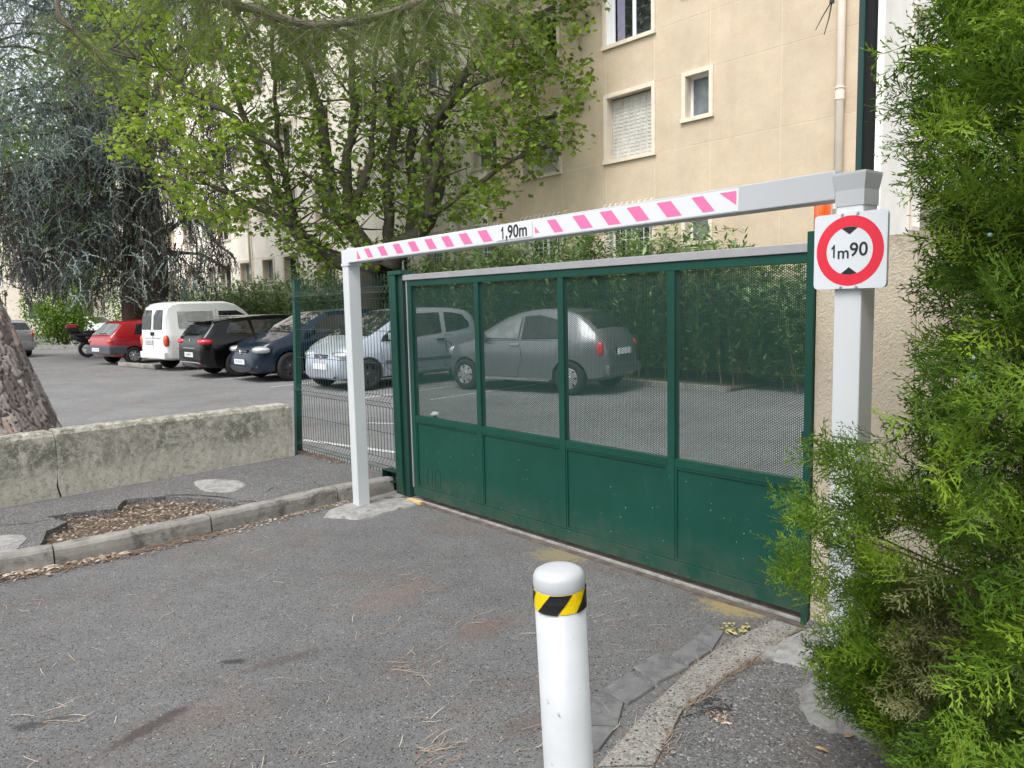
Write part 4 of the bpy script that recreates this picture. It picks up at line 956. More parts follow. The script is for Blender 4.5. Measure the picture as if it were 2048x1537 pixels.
# ------------------------------------------------------------ cars
def interp(pr, x): return float(np.interp(x, [p[0] for p in pr], [p[1] for p in pr]))
class Car:
    def __init__(s, sp): s.__dict__.update(sp)
    def ring(s, x):
        zt = interp(s.top, x); w = interp(s.wid, x); zb = interp(s.bot, x); bl_ = min(interp(s.belt, x), zt-.07)
        bl_ = max(bl_, zb+.12); lo = min(.22, (bl_-zb)*.4)
        yr = .965*w-s.tumble*max(0, zt-.06-bl_)
        return [(0, zb), (.8*w, zb), (.965*w, zb+.05), (w, zb+lo), (1.0*w, (zb+lo+bl_)/2), (.99*w, bl_-.05), (.965*w, bl_), (yr, max(bl_+.002, zt-.06)), (yr-.05, zt-.012), (yr*.55, zt+.004), (0, zt+.01)]
    def yside(s, x, z):
        r = s.ring(x); zz = [r[k][1] for k in range(2, 9)]; yy = [r[k][0] for k in range(2, 9)]; return float(np.interp(z, zz, yy))
    def build(s, root):
        L = s.L; xs = sorted(set([p[0] for p in s.top]+list(np.linspace(-L/2, L/2, 46))+[-L/2+.01, L/2-.01, -L/2+.04, L/2-.04]))
        vs = []; fs = []; rings = []
        for x in xs:
            r = s.ring(x); row = [(x, y, z) for y, z in r]+[(x, -y, z) for y, z in r[1:-1]][::-1]; rings.append(row)
        K = len(rings[0])
        for row in rings: vs += row
        for i in range(len(xs)-1):
            for k in range(K): fs.append((i*K+k, (i+1)*K+k, (i+1)*K+(k+1) % K, i*K+(k+1) % K))
        fs += [tuple(range(K)), tuple(range((len(xs)-1)*K, len(xs)*K))[::-1]]
        mb = MB(); mb.add(vs, fs); body = mb.build('body', s.paint, root, local=True, smooth=True)
        bm = bmesh.new(); bm.from_mesh(body.data); bmesh.ops.recalc_face_normals(bm, faces=bm.faces); bm.to_mesh(body.data); bm.free()
        cut = []
        for wx in s.wx:
            for sg_ in (1, -1):
                c = MB(); y0 = sg_*(s.W/2-.24); c.lathe((wx, 0, s.wr), [(0, 0), (s.wr*1.16, 0), (s.wr*1.16, .5), (0, .5)], 28, axis=1)
                c.v = [(x, y+(y0 if sg_ > 0 else y0-.5), z) for x, y, z in c.v]; o = c.build('cutter', None, None); cut.append(o)
                bm = bmesh.new(); bm.from_mesh(o.data); bmesh.ops.remove_doubles(bm, verts=bm.verts, dist=1e-5); bmesh.ops.recalc_face_normals(bm, faces=bm.faces); bm.to_mesh(o.data); bm.free()
                md = body.modifiers.new('b', 'BOOLEAN'); md.object = o; md.operation = 'DIFFERENCE'; md.solver = 'EXACT'
        rt = root.matrix_world.copy(); par = body.parent; body.parent = None
        me = bpy.data.meshes.new_from_object(body.evaluated_get(bpy.context.evaluated_depsgraph_get()))
        body.modifiers.clear(); body.data = me; body.parent = par; me.set_sharp_from_angle(angle=math.radians(38))
        for o in cut: bpy.data.objects.remove(o)
        # glass on the top profile
        for nm, xa, xb, ins, m_ in s.topglass:
            n = 14; mb = MB(); vs = []; fs = []
            for i in range(n+1):
                x = xa+(xb-xa)*i/n; e = .012; dz = interp(s.top, x+e)-interp(s.top, x-e); nr = nz([-dz, 0, 2*e]); r = s.ring(x); yr = r[7][0]-ins
                for k in range(9):
                    y = yr*(k/4-1); z = float(np.interp(abs(y), [0, r[9][0], r[8][0], r[7][0]], [r[10][1], r[9][1], r[8][1], r[7][1]])); vs.append(np.array([x, y, z])+nr*.007)
            for i in range(n):
                for k in range(8): fs.append((i*9+k, (i+1)*9+k, (i+1)*9+k+1, i*9+k+1))
            mb.add(vs, fs); mb.build(nm, m_, root, local=True, smooth=True)
        for nm, poly, m_ in s.sideglass:
            for sg_ in (1, -1):
                mb = MB(); n = len(poly); pts = []
                for i in range(n):
                    a, b = poly[i], poly[(i+1) % n]
                    for k in range(3): x = a[0]+(b[0]-a[0])*k/3; z = a[1]+(b[1]-a[1])*k/3; pts.append((x, z))
                P3 = [np.array([x, sg_*(s.yside(x, z)+s.get('goff', .012)), z]) for x, z in pts]
                mb.poly(P3, None, np.array([0, sg_, 0])); mb.build(nm, m_, root, local=True)
        for wx in s.wx:
            for sg_ in (1, -1):
                wheel(root, (wx, sg_*(s.W/2-.015), s.wr), s.wr, sg_, s.get('rim', 'rim_metal'))
        for d in s.lamps:
            nm, c, sz, m_ = d
            for sg_ in (1, -1):
                mb = MB(); n1, n2 = 12, 8; vs = []; fs = []
                for i in range(n2+1):
                    ph = math.pi*i/n2-math.pi/2
                    for k in range(n1):
                        th = 2*math.pi*k/n1; ex = .75; q = lambda v: math.copysign(abs(v)**ex, v)
                        vs.append((c[0]+sz[0]*q(math.cos(ph))*q(math.cos(th)), sg_*(c[1]+sz[1]*q(math.cos(ph))*q(math.sin(th))), c[2]+sz[2]*q(math.sin(ph))))
                for i in range(n2):
                    for k in range(n1): f = (i*n1+k, i*n1+(k+1) % n1, (i+1)*n1+(k+1) % n1, (i+1)*n1+k); fs.append(f if sg_ > 0 else f[::-1])
                mb.add(vs, fs); mb.build(nm, m_, root, local=True, smooth=True)
        for nm, (x0, x1, y0, y1, z0, z1), m_, bev in s.boxes:
            mb = MB(); mb.box(x0, x1, y0, y1, z0, z1); mb.build(nm, m_, root, local=True, bevel=bev)
        for (x, y, z, w, txt, face, m_) in s.plates:
            f = 1 if face == 'front' else -1; mb = MB(); mb.box(min(x, x+f*.012), max(x, x+f*.012), y-w/2, y+w/2, z-.055, z+.055); p = mb.build('number_plate', m_, root, local=True)
            if txt: text_mesh(txt, .085, 'black_print', 'lettering', root, np.array([x+f*.0135, y, z]), [0, f, 0], [0, 0, 1], .0004, local=True)
        if s.mirror:
            mx, mz = s.mirror
            for sg_ in (1, -1):
                y = s.yside(mx, mz-.08); mb = MB(); mb.box(mx-.05, mx+.07, min(sg_*(y+.04), sg_*(y+.22)), max(sg_*(y+.04), sg_*(y+.22)), mz-.07, mz+.07); mb.box(mx-.02, mx+.03, min(sg_*y, sg_*(y+.05)), max(sg_*y, sg_*(y+.05)), mz-.06, mz-.02)
                mb.build('mirror', s.get('mirmat', s.paint), root, local=True, bevel=.02)
        for hx, hz in s.handles:
            for sg_ in (1, -1):
                y = s.yside(hx, hz); mb = MB(); mb.box(hx-.09, hx+.09, min(sg_*y, sg_*(y+.03)), max(sg_*y, sg_*(y+.03)), hz-.015, hz+.02); mb.build('door_handle', s.get('hmat', s.paint), root, local=True, bevel=.006)
        for nm, zc_, h_, xa, xb, m_ in s.strips:      # side trim strips
            for sg_ in (1, -1):
                mb = MB(); n = 10; vs = []; fs = []
                for i in range(n+1):
                    x = xa+(xb-xa)*i/n
                    for z, dy in ((zc_-h_, .002), (zc_-h_, .014), (zc_+h_, .014), (zc_+h_, .002)): vs.append((x, sg_*(s.yside(x, z)+dy), z))
                for i in range(n):
                    for k in range(4): fs.append((i*4+k, i*4+(k+1) % 4, (i+1)*4+(k+1) % 4, (i+1)*4+k))
                mb.add(vs, fs); mb.build(nm, m_, root, local=True)
        for pl in s.get('seams', []):
            for sg_ in (1, -1):
                P = []
                for a, b in zip(pl[:-1], pl[1:]): P += [(a[0]+(b[0]-a[0])*k/5, a[1]+(b[1]-a[1])*k/5) for k in range(5)]
                P.append(pl[-1]); mb = MB(); mb.tube([(x, sg_*(s.yside(x, z)+.001), z) for x, z in P], .0045, 4); mb.build('door_seam', 'black_plastic', root, local=True)
        for extra in s.extras: extra(root)
    def get(s, k, d): return s.__dict__.get(k, d)
WCACHE = {}
def wheel(root, c, r, sg_, rimmat):
    key = (round(r, 3), rimmat)
    if key not in WCACHE:
        t = MB(); t.lathe((0, 0, 0), [(r*.62, .0), (r*.66, .012), (r*.9, .012), (r*.975, -.01), (r, -.04), (r, -.15), (r*.95, -.19), (r*.62, -.19)], 30, axis=1)
        me = bpy.data.meshes.new('tyre'); me.from_pydata(t.v, [], [f[::-1] for f in t.f]); me.update(); me.materials.append(M['rubber']); me.shade_smooth()
        h = MB(); h.lathe((0, 0, 0), [(r*.63, -.002), (r*.585, .004), (r*.56, -.02)], 30, axis=1); n = 7
        for k in range(n):
            a = 2*math.pi*k/n; d = np.array([math.cos(a), 0, math.sin(a)]); p = np.array([-d[2], 0, d[0]])
            h.add([p*.035*r/.3, -p*.035*r/.3, d*r*.58-p*.05*r/.3-np.array([0, .012, 0]), d*r*.58+p*.05*r/.3-np.array([0, .012, 0])], [(0, 1, 2, 3)])
        h.lathe((0, 0, 0), [(r*.2, .0), (r*.16, .014), (.0, .014)], 16, axis=1)
        m2 = bpy.data.meshes.new('rim'); m2.from_pydata(h.v, [], h.f); m2.update(); m2.materials.append(M[rimmat])
        b = MB(); b.lathe((0, 0, 0), [(r*.62, -.05), (.0, -.05)], 24, axis=1); m3 = bpy.data.meshes.new('disc'); m3.from_pydata(b.v, [], b.f); m3.update(); m3.materials.append(M['rim_dark'])
        WCACHE[key] = (me, m2, m3)
    me, m2, m3 = WCACHE[key]
    w = bpy.data.objects.new('wheel', None); COL.objects.link(w); w.parent = root; w.location = c; w.rotation_euler = (0, 0, 0 if sg_ > 0 else math.pi)
    for nm, q in (('tyre', me), ('rim', m2), ('brake_disc', m3)):
        o = bpy.data.objects.new(nm, q); COL.objects.link(o); o.parent = w
def dflt(**k):
    d = dict(tumble=.34, bot=None, topglass=[], sideglass=[], lamps=[], boxes=[], plates=[], mirror=None, handles=[], strips=[], extras=[])
    d.update(k); L = d['L']; W_ = d['W']/2
    d['bot'] = d['bot'] or [(-L/2, .36), (-L/2+.12, .26), (-L/2+.5, .21), (L/2-.5, .19), (L/2-.1, .2), (L/2, .26)]
    d.setdefault('wid', [(-L/2, W_*.80), (-L/2+.05, W_*.90), (-L/2+.25, W_*.975), (-L/2+.7, W_), (L/2-.9, W_), (L/2-.4, W_*.95), (L/2-.12, W_*.83), (L/2, W_*.64)]); return d
def place_car(name, label, cat, corner, heading, sp, ref):
    """corner: world xy of the local reference point ref"""
    c = Car(sp); h = nz(np.append(heading, 0)); lft = np.array([-h[1], h[0], 0]); p = np.array([corner[0], corner[1], 0])-h*ref[0]-lft*ref[1]
    root = thing(name, label, cat, p, 'vehicles parked in the car park', math.atan2(h[1], h[0])); bpy.context.view_layer.update(); c.build(root); return root
def dirphi(deg): a = math.radians(deg); return np.array([math.sin(a), math.cos(a)])
def emblem(kind, x, z, face, r=.06):
    def f(root):
        f_ = 1 if face == 'front' else -1
        if kind == 'diamond':
            mb = MB(); a, b = r*.75, r*1.15
            o_ = [(0, b), (a, 0), (0, -b), (-a, 0)]; i_ = [(u*.45, v*.45) for u, v in o_]
            v = [(x+f_*.012, y, z+q) for y, q in o_]+[(x+f_*.016, y, z+q) for y, q in i_]; mb.add(v, [(k, (k+1) % 4, 4+(k+1) % 4, 4+k) for k in range(4)]); mb.build('emblem', 'chrome', root, local=True)
        else:
            mb = MB(); K = 20; v = []
            for rr_, dx in ((r, .008), (r, .016), (r*.84, .016), (r*.84, .010)): v += [(x+f_*dx, rr_*math.cos(6.2832*k/K), z+rr_*math.sin(6.2832*k/K)) for k in range(K)]
            mb.add(v, [(i*K+k, i*K+(k+1) % K, (i+1)*K+(k+1) % K, (i+1)*K+k) for i in range(3) for k in range(K)])
            mb.build('emblem', 'chrome', root, local=True)
            if kind == 'star':
                mb = MB()
                for q in range(3):
                    a = math.pi/2+q*2.0944; mb.tube([(x+f_*.013, 0, z), (x+f_*.013, r*.85*math.cos(a), z+r*.85*math.sin(a))], .006, 5)
                mb.build('emblem', 'chrome', root, local=True)
            elif kind == 'vw':
                mb = MB()
                P_ = lambda y, q: (x+f_*.014, y*r, z+q*r)
                mb.tube([P_(-.45, .7), P_(0, .05), P_(.45, .7)], .006, 5); mb.tube([P_(-.75, .3), P_(-.38, -.7), P_(0, .05), P_(.38, -.7), P_(.75, .3)], .006, 5); mb.build('emblem', 'chrome', root, local=True)
    return f
# grey small rounded hatchback behind the gate, facing left
A_, B_ = Pz(930, 779)[:2], Pz(1138, 791)[:2]; hd_ = nz(A_-B_)
sp = dflt(seams=[[(-.10, .93), (-.14, .6), (-.02, .28), (.74, .28), (.90, .5), (.90, .91)], [(-1.15, .93), (-.1, .945), (.9, .93)]], goff=.02, L=3.55, W=1.63, paint='paint_grey', wr=.29, wx=(-1.10, 1.17), tumble=.42,
    wid=[(-1.775, .48), (-1.73, .60), (-1.6, .70), (-1.3, .78), (-.8, .812), (.9, .812), (1.3, .775), (1.58, .68), (1.71, .56), (1.775, .40)],
    top=[(-1.775, .5), (-1.765, .66), (-1.74, .80), (-1.68, .93), (-1.56, 1.10), (-1.38, 1.27), (-1.18, 1.395), (-.92, 1.472), (-.6, 1.50), (-.3, 1.495), (.05, 1.44), (.36, 1.335), (.65, 1.18), (.95, 1.0), (1.1, .955), (1.4, .90), (1.6, .80), (1.72, .66), (1.775, .48)],
    belt=[(-1.8, .93), (-.9, .935), (1.8, .90)],
    topglass=[('rear_window', -1.52, -1.12, .12, 'dark_glass'), ('windscreen', .36, .93, .03, 'dark_glass')],
    sideglass=[('side_window', [(-.05, .97), (-.05, 1.36), (.15, 1.31), (.38, 1.21), (.76, .98)], 'lit_glass'), ('side_window', [(-.12, .97), (-.12, 1.37), (-.45, 1.385), (-.8, 1.31), (-1.02, 1.16), (-1.08, .985)], 'dark_glass')],
    lamps=[('tail_light', (-1.64, .645, .80), (.06, .055, .125), 'lamp_red'), ('headlight', (1.60, .56, .72), (.10, .10, .10), 'lamp_clear')],
    boxes=[('rear_bumper', (-1.80, -1.72, -.62, .62, .34, .52), 'paint_grey', .03), ('plate_recess', (-1.758, -1.70, -.28, .28, .68, .80), 'black_plastic', .004), ('side_skirt', (-.72, .78, -.822, .822, .225, .25), 'chrome', 0)],
    plates=[(-1.775, 0, .74, .5, '', 'rear', 'plate_white')], mirror=(.68, 1.0), handles=[(-.0, .86)], hmat='chrome')
place_car('parked_car', 'small grey rounded hatchback parked side-on behind the perforated gate', 'car', (A_+B_)/2, hd_, sp, (.035, .80))
# silver blue compact minivan, nose to the camera
sp = dflt(seams=[[(-.70, 1.0), (-.68, .6), (-.62, .27), (.62, .27), (.92, .5), (.94, .88)], [(-.70, .27), (-.72, 1.0), (-.9, .98)], [(-.72, .9), (-1.0, .62), (-.8, .28)]], L=3.60, W=1.72, paint='paint_silver_blue', wr=.30, wx=(-1.18, 1.24), tumble=.30, rim='rim_dark',
    top=[(-1.80, .5), (-1.79, .74), (-1.74, 1.02), (-1.58, 1.40), (-1.42, 1.50), (-1.0, 1.56), (-.3, 1.575), (.18, 1.52), (1.16, 1.03), (1.35, .96), (1.6, .84), (1.74, .70), (1.79, .56), (1.80, .42)],
    belt=[(-1.8, 1.06), (-1.0, .99), (.5, .90), (1.1, .86), (1.8, .80)],
    topglass=[('windscreen', .20, 1.14, .05, 'dark_glass'), ('rear_window', -1.72, -1.50, .08, 'dark_glass')],
    sideglass=[('side_window', [(-1.42, 1.13), (-1.42, 1.24), (-1.28, 1.40), (-1.0, 1.45), (-.78, 1.46), (-.74, 1.05), (-1.1, 1.08)], 'dark_glass'), ('side_window', [(-.62, 1.04), (-.66, 1.46), (.02, 1.45), (.12, 1.43), (.18, .97)], 'dark_glass'), ('side_window', [(.26, .965), (.20, 1.40), (.33, 1.32), (.86, 1.02), (.92, .925)], 'dark_glass')],
    lamps=[('headlight', (1.56, .50, .68), (.20, .27, .095), 'lamp_clear'), ('tail_light', (-1.70, .72, .92), (.07, .05, .16), 'lamp_red')],
    boxes=[('lower_grille', (1.70, 1.792, -.52, .52, .25, .36), 'black_plastic', .02), ('grille', (1.70, 1.765, -.24, .24, .60, .70), 'black_plastic', .01)]+[('grille_bar', (1.76, 1.775, -.24, .24, z, z+.014), 'chrome', 0) for z in (.625, .66)],
    plates=[(1.802, 0, .47, .5, '', 'front', 'plate_white')], mirror=(.70, 1.02), handles=[(-.55, .90), (.30, .86)], hmat='black_plastic',
    strips=[('side_trim', .52, .03, -1.0, .85, 'grey_plastic'), ('roof_rail', .30, .015, -1.0, .85, 'paint_silver_blue')], extras=[emblem('star', 1.765, .66, 'front', .06)])
place_car('parked_car', 'silver blue compact minivan parked nose out behind the white barrier post', 'car', Pz(737, 781)[:2], -dirphi(45), sp, (1.24, .80))
# navy hatchback
sp = dflt(seams=[[(-.46, 1.02), (-.46, .28), (.68, .28), (.98, .5), (1.0, .92)]], L=4.20, W=1.76, paint='paint_navy', wr=.32, wx=(-1.28, 1.30), tumble=.30, rim='rim_dark',
    top=[(-2.10, .5), (-2.09, .80), (-2.02, 1.05), (-1.88, 1.42), (-1.65, 1.53), (-.5, 1.58), (.30, 1.52), (1.22, 1.07), (1.4, 1.0), (1.78, .88), (1.98, .76), (2.07, .62), (2.10, .42)],
    belt=[(-2.1, 1.08), (-1.0, 1.02), (.6, .96), (1.2, .90), (2.1, .84)],
    topglass=[('windscreen', .33, 1.20, .06, 'dark_glass'), ('rear_window', -1.98, -1.78, .1, 'dark_glass')],
    sideglass=[('side_window', [(-1.55, 1.14), (-1.5, 1.42), (-.55, 1.46), (-.5, 1.08)], 'dark_glass'), ('side_window', [(-.42, 1.08), (-.46, 1.46), (.22, 1.43), (.5, 1.30), (.95, 1.03)], 'dark_glass')],
    lamps=[('headlight', (1.84, .58, .71), (.21, .25, .09), 'lamp_clear'), ('fog_light', (2.0, .62, .34), (.04, .07, .05), 'rim_dark')],
    boxes=[('grille', (1.98, 2.065, -.30, .30, .60, .72), 'black_plastic', .01), ('lower_grille', (2.0, 2.102, -.40, .40, .24, .345), 'black_plastic', .01)]+[('grille_bar', (2.06, 2.075, -.30, .30, z, z+.013), 'chrome', 0) for z in (.635, .68)]+[('grille_bar', (2.10, 2.108, -.38, .38, z, z+.01), 'grey_plastic', 0) for z in (.27, .31)],
    plates=[(2.102, -.02, .45, .52, 'CZ 421 RC', 'front', 'plate_white')], mirror=(.80, 1.08), handles=[(-.35, .98)], extras=[emblem('vw', 2.068, .665, 'front', .065)])
place_car('parked_car', 'dark navy hatchback parked nose out between the black and the silver cars', 'car', Pz(583, 762)[:2], -dirphi(47), sp, (1.30, .82))
# black estate, tail out
sp = dflt(L=4.27, W=1.73, paint='paint_black', wr=.32, wx=(-1.28, 1.33), tumble=.36, rim='rim_dark',
    top=[(-2.135, .52), (-2.125, .80), (-2.06, 1.00), (-1.80, 1.30), (-1.78, 1.345), (-1.3, 1.42), (-.5, 1.47), (0, 1.465), (.4, 1.41), (1.22, 1.0), (1.8, .88), (2.05, .72), (2.135, .5)],
    belt=[(-2.1, 1.0), (-1.0, .98), (1.2, .88), (2.1, .8)],
    topglass=[('rear_window', -2.02, -1.83, .10, 'dark_glass'), ('windscreen', .45, 1.18, .05, 'dark_glass')],
    sideglass=[('side_window', [(-1.55, 1.06), (-1.4, 1.30), (-.95, 1.35), (-.9, 1.03)], 'dark_glass'), ('side_window', [(-.83, 1.03), (-.86, 1.35), (.0, 1.37), (.04, .98)], 'dark_glass'), ('side_window', [(.1, .98), (.06, 1.37), (.35, 1.32), (.95, .97)], 'dark_glass')],
    lamps=[('tail_light', (-1.97, .64, .87), (.19, .22, .08), 'lamp_red')],
    boxes=[('spoiler', (-1.92, -1.72, -.55, .55, 1.335, 1.365), 'paint_black', .012), ('bumper_trim', (-2.155, -2.10, -.62, .62, .36, .385), 'chrome', .008), ('bumper_trim', (-2.15, -2.09, -.58, .58, .27, .29), 'rim_dark', .005), ('roof_rail', (-1.3, .2, -.60, -.575, 1.445, 1.475), 'chrome', .006), ('roof_rail', (-1.3, .2, .575, .60, 1.445, 1.475), 'chrome', .006), ('reflector', (-2.13, -2.09, -.66, -.48, .34, .37), 'lamp_red', .004), ('tailgate_trim', (-2.14, -2.10, -.36, .36, .70, .725), 'chrome', .006)],
    plates=[(-2.14, 0, .56, .52, 'EL-868-DK', 'rear', 'plate_white')], mirror=(.78, 1.0), handles=[(-.4, .92)], extras=[emblem('diamond', -2.10, .885, 'rear', .065)])
place_car('parked_car', 'glossy black estate car with its tail out between white van and navy hatchback', 'car', Pz(428, 747)[:2], dirphi(47), sp, (-1.28, .74))
# white van
sp = dflt(seams=[[(-.52, 1.66), (-.52, .34), (.5, .34), (.66, .6), (.66, 1.05)], [(-1.9, .60), (-.55, .60)]], L=4.0, W=1.62, paint='paint_white', wr=.29, wx=(-1.25, 1.25), tumble=.12, rim='rim_dark',
    top=[(-2.0, .5), (-1.99, 1.0), (-1.93, 1.50), (-1.84, 1.74), (-1.72, 1.83), (-1.5, 1.87), (-.2, 1.87), (.08, 1.80), (.35, 1.62), (.95, 1.10), (1.5, .98), (1.85, .82), (1.98, .62), (2.0, .45)],
    belt=[(-2, 1.08), (2, .95)], bot=[(-2.0, .36), (-1.9, .30), (-1.4, .28), (1.5, .24), (2.0, .3)],
    wid=[(-2.0, .68), (-1.96, .74), (-1.85, .78), (-1.5, .81), (1.0, .81), (1.7, .76), (1.95, .66), (2.0, .55)],
    topglass=[('windscreen', .36, .93, .04, 'dark_glass')],
    sideglass=[('side_panel_window', [(-1.62, 1.14), (-1.62, 1.60), (-.62, 1.60), (-.62, 1.14)], 'van_panel'), ('side_window', [(-.45, 1.14), (-.45, 1.60), (.1, 1.60), (.35, 1.48), (.6, 1.12)], 'dark_glass')],
    lamps=[('tail_light', (-1.95, .705, .82), (.07, .085, .16), 'lamp_orange_red')],
    boxes=[('rear_bumper', (-2.05, -1.9, -.74, .74, .34, .53), 'paint_white', .03), ('door_handle', (-2.03, -1.98, -.11, -.07, .96, 1.06), 'black_plastic', .008), ('door_handle', (-2.03, -1.98, .01, .05, .96, 1.06), 'black_plastic', .008), ('door_crease', (-2.012, -1.985, -.5, .5, .90, .912), 'plate_grey', 0)],
    plates=[(-2.005, .2, .78, .45, '', 'rear', 'plate_grey')], mirror=(.6, 1.15), handles=[(-.3, 1.02)])
def van_rear(root):
    for y0, y1 in ((.10, .64), (-.56, -.06)):
        mb = MB(); r_ = .07
        def sx(z): return float(np.interp(z, [1.0, 1.5, 1.74], [-1.99, -1.93, -1.84]))-.02
        for (za, zb_, i0, i1) in ((1.13, 1.5, 0, 0), (1.5, 1.66, 0, .06)):
            mb.poly([np.array([sx(z), y, z]) for y, z in [(y0+i0, za), (y1-i0, za), (y1-i1, zb_), (y0+i1, zb_)]], None, np.array([-1., 0, 0]))
        mb.build('rear_window', 'dark_glass', root, local=True)
    mb = MB(); mb.tube([(-2.004, -.03, .55), (-2.004, -.03, 1.1), (-1.945, -.03, 1.5), (-1.86, -.03, 1.74)], .005, 5); mb.build('door_seam', 'plate_grey', root, local=True)
sp['extras'] = [van_rear]
place_car('delivery_van', 'white panel van with twin rear doors beside the red hatchback', 'van', Pz(340, 736)[:2], dirphi(41), sp, (-1.25, .72))
# red small hatchback
sp = dflt(L=3.60, W=1.56, paint='paint_red', wr=.27, wx=(-1.10, 1.25), tumble=.38,
    top=[(-1.80, .5), (-1.79, .80), (-1.74, .90), (-1.34, 1.28), (-1.2, 1.345), (-.4, 1.38), (.15, 1.335), (.85, .96), (1.5, .85), (1.72, .7), (1.80, .48)],
    belt=[(-1.8, .88), (-.5, .87), (1.8, .80)],
    topglass=[('rear_window', -1.71, -1.36, .08, 'lit_glass'), ('windscreen', .20, .83, .04, 'dark_glass')],
    sideglass=[('side_window', [(-1.05, .93), (-.9, 1.24), (-.35, 1.27), (-.32, .93)], 'dark_glass'), ('side_window', [(-.25, .93), (-.28, 1.27), (.1, 1.24), (.6, .93)], 'dark_glass')],
    lamps=[('tail_light', (-1.74, .62, .74), (.08, .10, .07), 'lamp_orange_red')],
    boxes=[('rear_bumper', (-1.86, -1.3, -.775, .775, .34, .60), 'grey_plastic', .04), ('wiper', (-1.70, -1.66, -.3, .12, .965, .985), 'black_plastic', 0)],
    plates=[(-1.862, .1, .48, .45, 'AJ 317 QE', 'rear', 'plate_white')], mirror=(.5, .98), handles=[(-.2, .82)])
place_car('parked_car', 'small red hatchback with grey bumper parked tail out beside the motor scooter', 'car', Pz(226, 726)[:2], dirphi(37), sp, (-1.10, .68))
# silver estate at the left edge
sp = dflt(L=4.2, W=1.70, paint='paint_silver', wr=.30, wx=(-1.15, 1.35), tumble=.36, rim='rim_dark',
    top=[(-2.1, .5), (-2.09, .82), (-2.0, 1.02), (-1.62, 1.35), (-1.4, 1.42), (-.3, 1.46), (.2, 1.42), (1.0, 1.0), (1.8, .85), (2.05, .68), (2.1, .5)],
    belt=[(-2.1, 1.0), (1, .9), (2.1, .8)],
    topglass=[('rear_window', -1.97, -1.66, .08, 'dark_glass'), ('windscreen', .25, .97, .05, 'dark_glass')],
    sideglass=[('side_window', [(-1.72, 1.05), (-1.45, 1.28), (-.9, 1.34), (-.85, 1.0)], 'lit_glass'), ('side_window', [(-.78, 1.0), (-.8, 1.34), (.0, 1.36), (.7, 1.0)], 'dark_glass')],
    lamps=[('tail_light', (-1.98, .72, .86), (.10, .07, .10), 'lamp_red')], boxes=[('rear_bumper', (-2.14, -1.7, -.80, .80, .38, .62), 'paint_silver', .04)],
    plates=[(-2.145, 0, .72, .5, '', 'rear', 'plate_white')], mirror=(.6, 1.0), handles=[(-.3, .9)])
place_car('parked_car', 'silver estate car half hidden behind the leaning pine trunk at the left edge', 'car', Pz(56, 713)[:2], np.array([-.75, .66]), sp, (-1.15, -.76))
sp2 = dict(sp); sp2['paint'] = 'paint_white'; sp2['boxes'] = []; sp2['plates'] = []; sp2['lamps'] = [('headlight', (1.9, .6, .68), (.1, .14, .08), 'lamp_clear')]
place_car('parked_car', 'white car far away between the green hedge bushes', 'car', (-26.9, 48.5), np.array([.95, -.3]), sp2, (0, 0))

# motor scooter
sc_p = Pz(176, 715)[:2]; sh = nz(np.array([.86, .5])); scr = thing('motor_scooter', 'dark motor scooter with red-topped rear box between hedge and red car', 'motor scooter', (sc_p[0], sc_p[1], 0), None, math.atan2(sh[1], sh[0]))
def loc(mb, nm, mat, par=scr, **k): return mb.build(nm, mat, par, local=True, **k)
for x in (0, 1.38):
    t = MB(); t.lathe((x, .07, .30), [(.19, 0), (.26, .015), (.295, -.03), (.30, -.07), (.295, -.11), (.26, -.155), (.19, -.14), (.19, 0)], 28, axis=1); wo = loc(t, 'wheel', 'rubber', smooth=True)
    h = MB(); h.lathe((x, .0, .30), [(.19, .03), (.17, .035), (.165, -.03)], 24, axis=1); h.lathe((x, 0, .3), [(.04, .05), (.04, -.05)], 12, axis=1)
    for k in range(5):
        a = 6.2832*k/5; h.tube([(x, 0, .3), (x+.17*math.cos(a), 0, .3+.17*math.sin(a))], .014, 6)
    loc(h, 'rim', 'rim_metal', wo)
b = MB(); b.tube([(-.18, 0, .72), (.1, 0, .70), (.45, 0, .66), (.62, 0, .42), (.9, 0, .36), (1.1, 0, .6), (1.18, 0, .92), (1.1, 0, 1.06)], [.05, .14, .15, .15, .13, .14, .13, .06], 12); loc(b, 'body', 'paint_navy', smooth=True)
b = MB(); b.tube([(-.45, 0, .86), (.1, 0, .86), (.5, 0, .84), (.70, 0, .80)], [.07, .15, .14, .06], 10); loc(b, 'seat', 'black_plastic', smooth=True)
b = MB(); b.tube([(-.5, 0, .90), (-.3, 0, .72), (.1, 0, .6)], [.05, .11, .14], 10); loc(b, 'rear_fairing', 'black_plastic', smooth=True)
b = MB(); b.box(-.62, -.22, -.2, .2, .93, 1.12); loc(b, 'top_box', 'black_plastic', bevel=.05)
b = MB(); b.box(-.63, -.26, -.195, .195, 1.10, 1.23); loc(b, 'top_box_lid', 'lamp_red', bevel=.05)
b = MB(); b.tube([(1.05, -.34, 1.10), (1.08, -.12, 1.04), (1.08, .12, 1.04), (1.05, .34, 1.10)], .016, 6); b.tube([(1.1, .3, 1.1), (1.12, .34, 1.28)], .008, 5); b.box(1.10, 1.12, .28, .42, 1.26, 1.34); b.tube([(1.1, -.3, 1.1), (1.12, -.34, 1.28)], .008, 5); b.box(1.10, 1.12, -.42, -.28, 1.26, 1.34); loc(b, 'handlebar', 'chrome')
b = MB(); b.tube([(1.1, 0, 1.0), (1.38, 0, .32)], .035, 8); loc(b, 'fork', 'rim_metal')
b = MB(); b.tube([(-.42, .10, .62), (-.1, .12, .55), (.25, .12, .42)], [.055, .06, .04], 10); loc(b, 'exhaust', 'chrome')
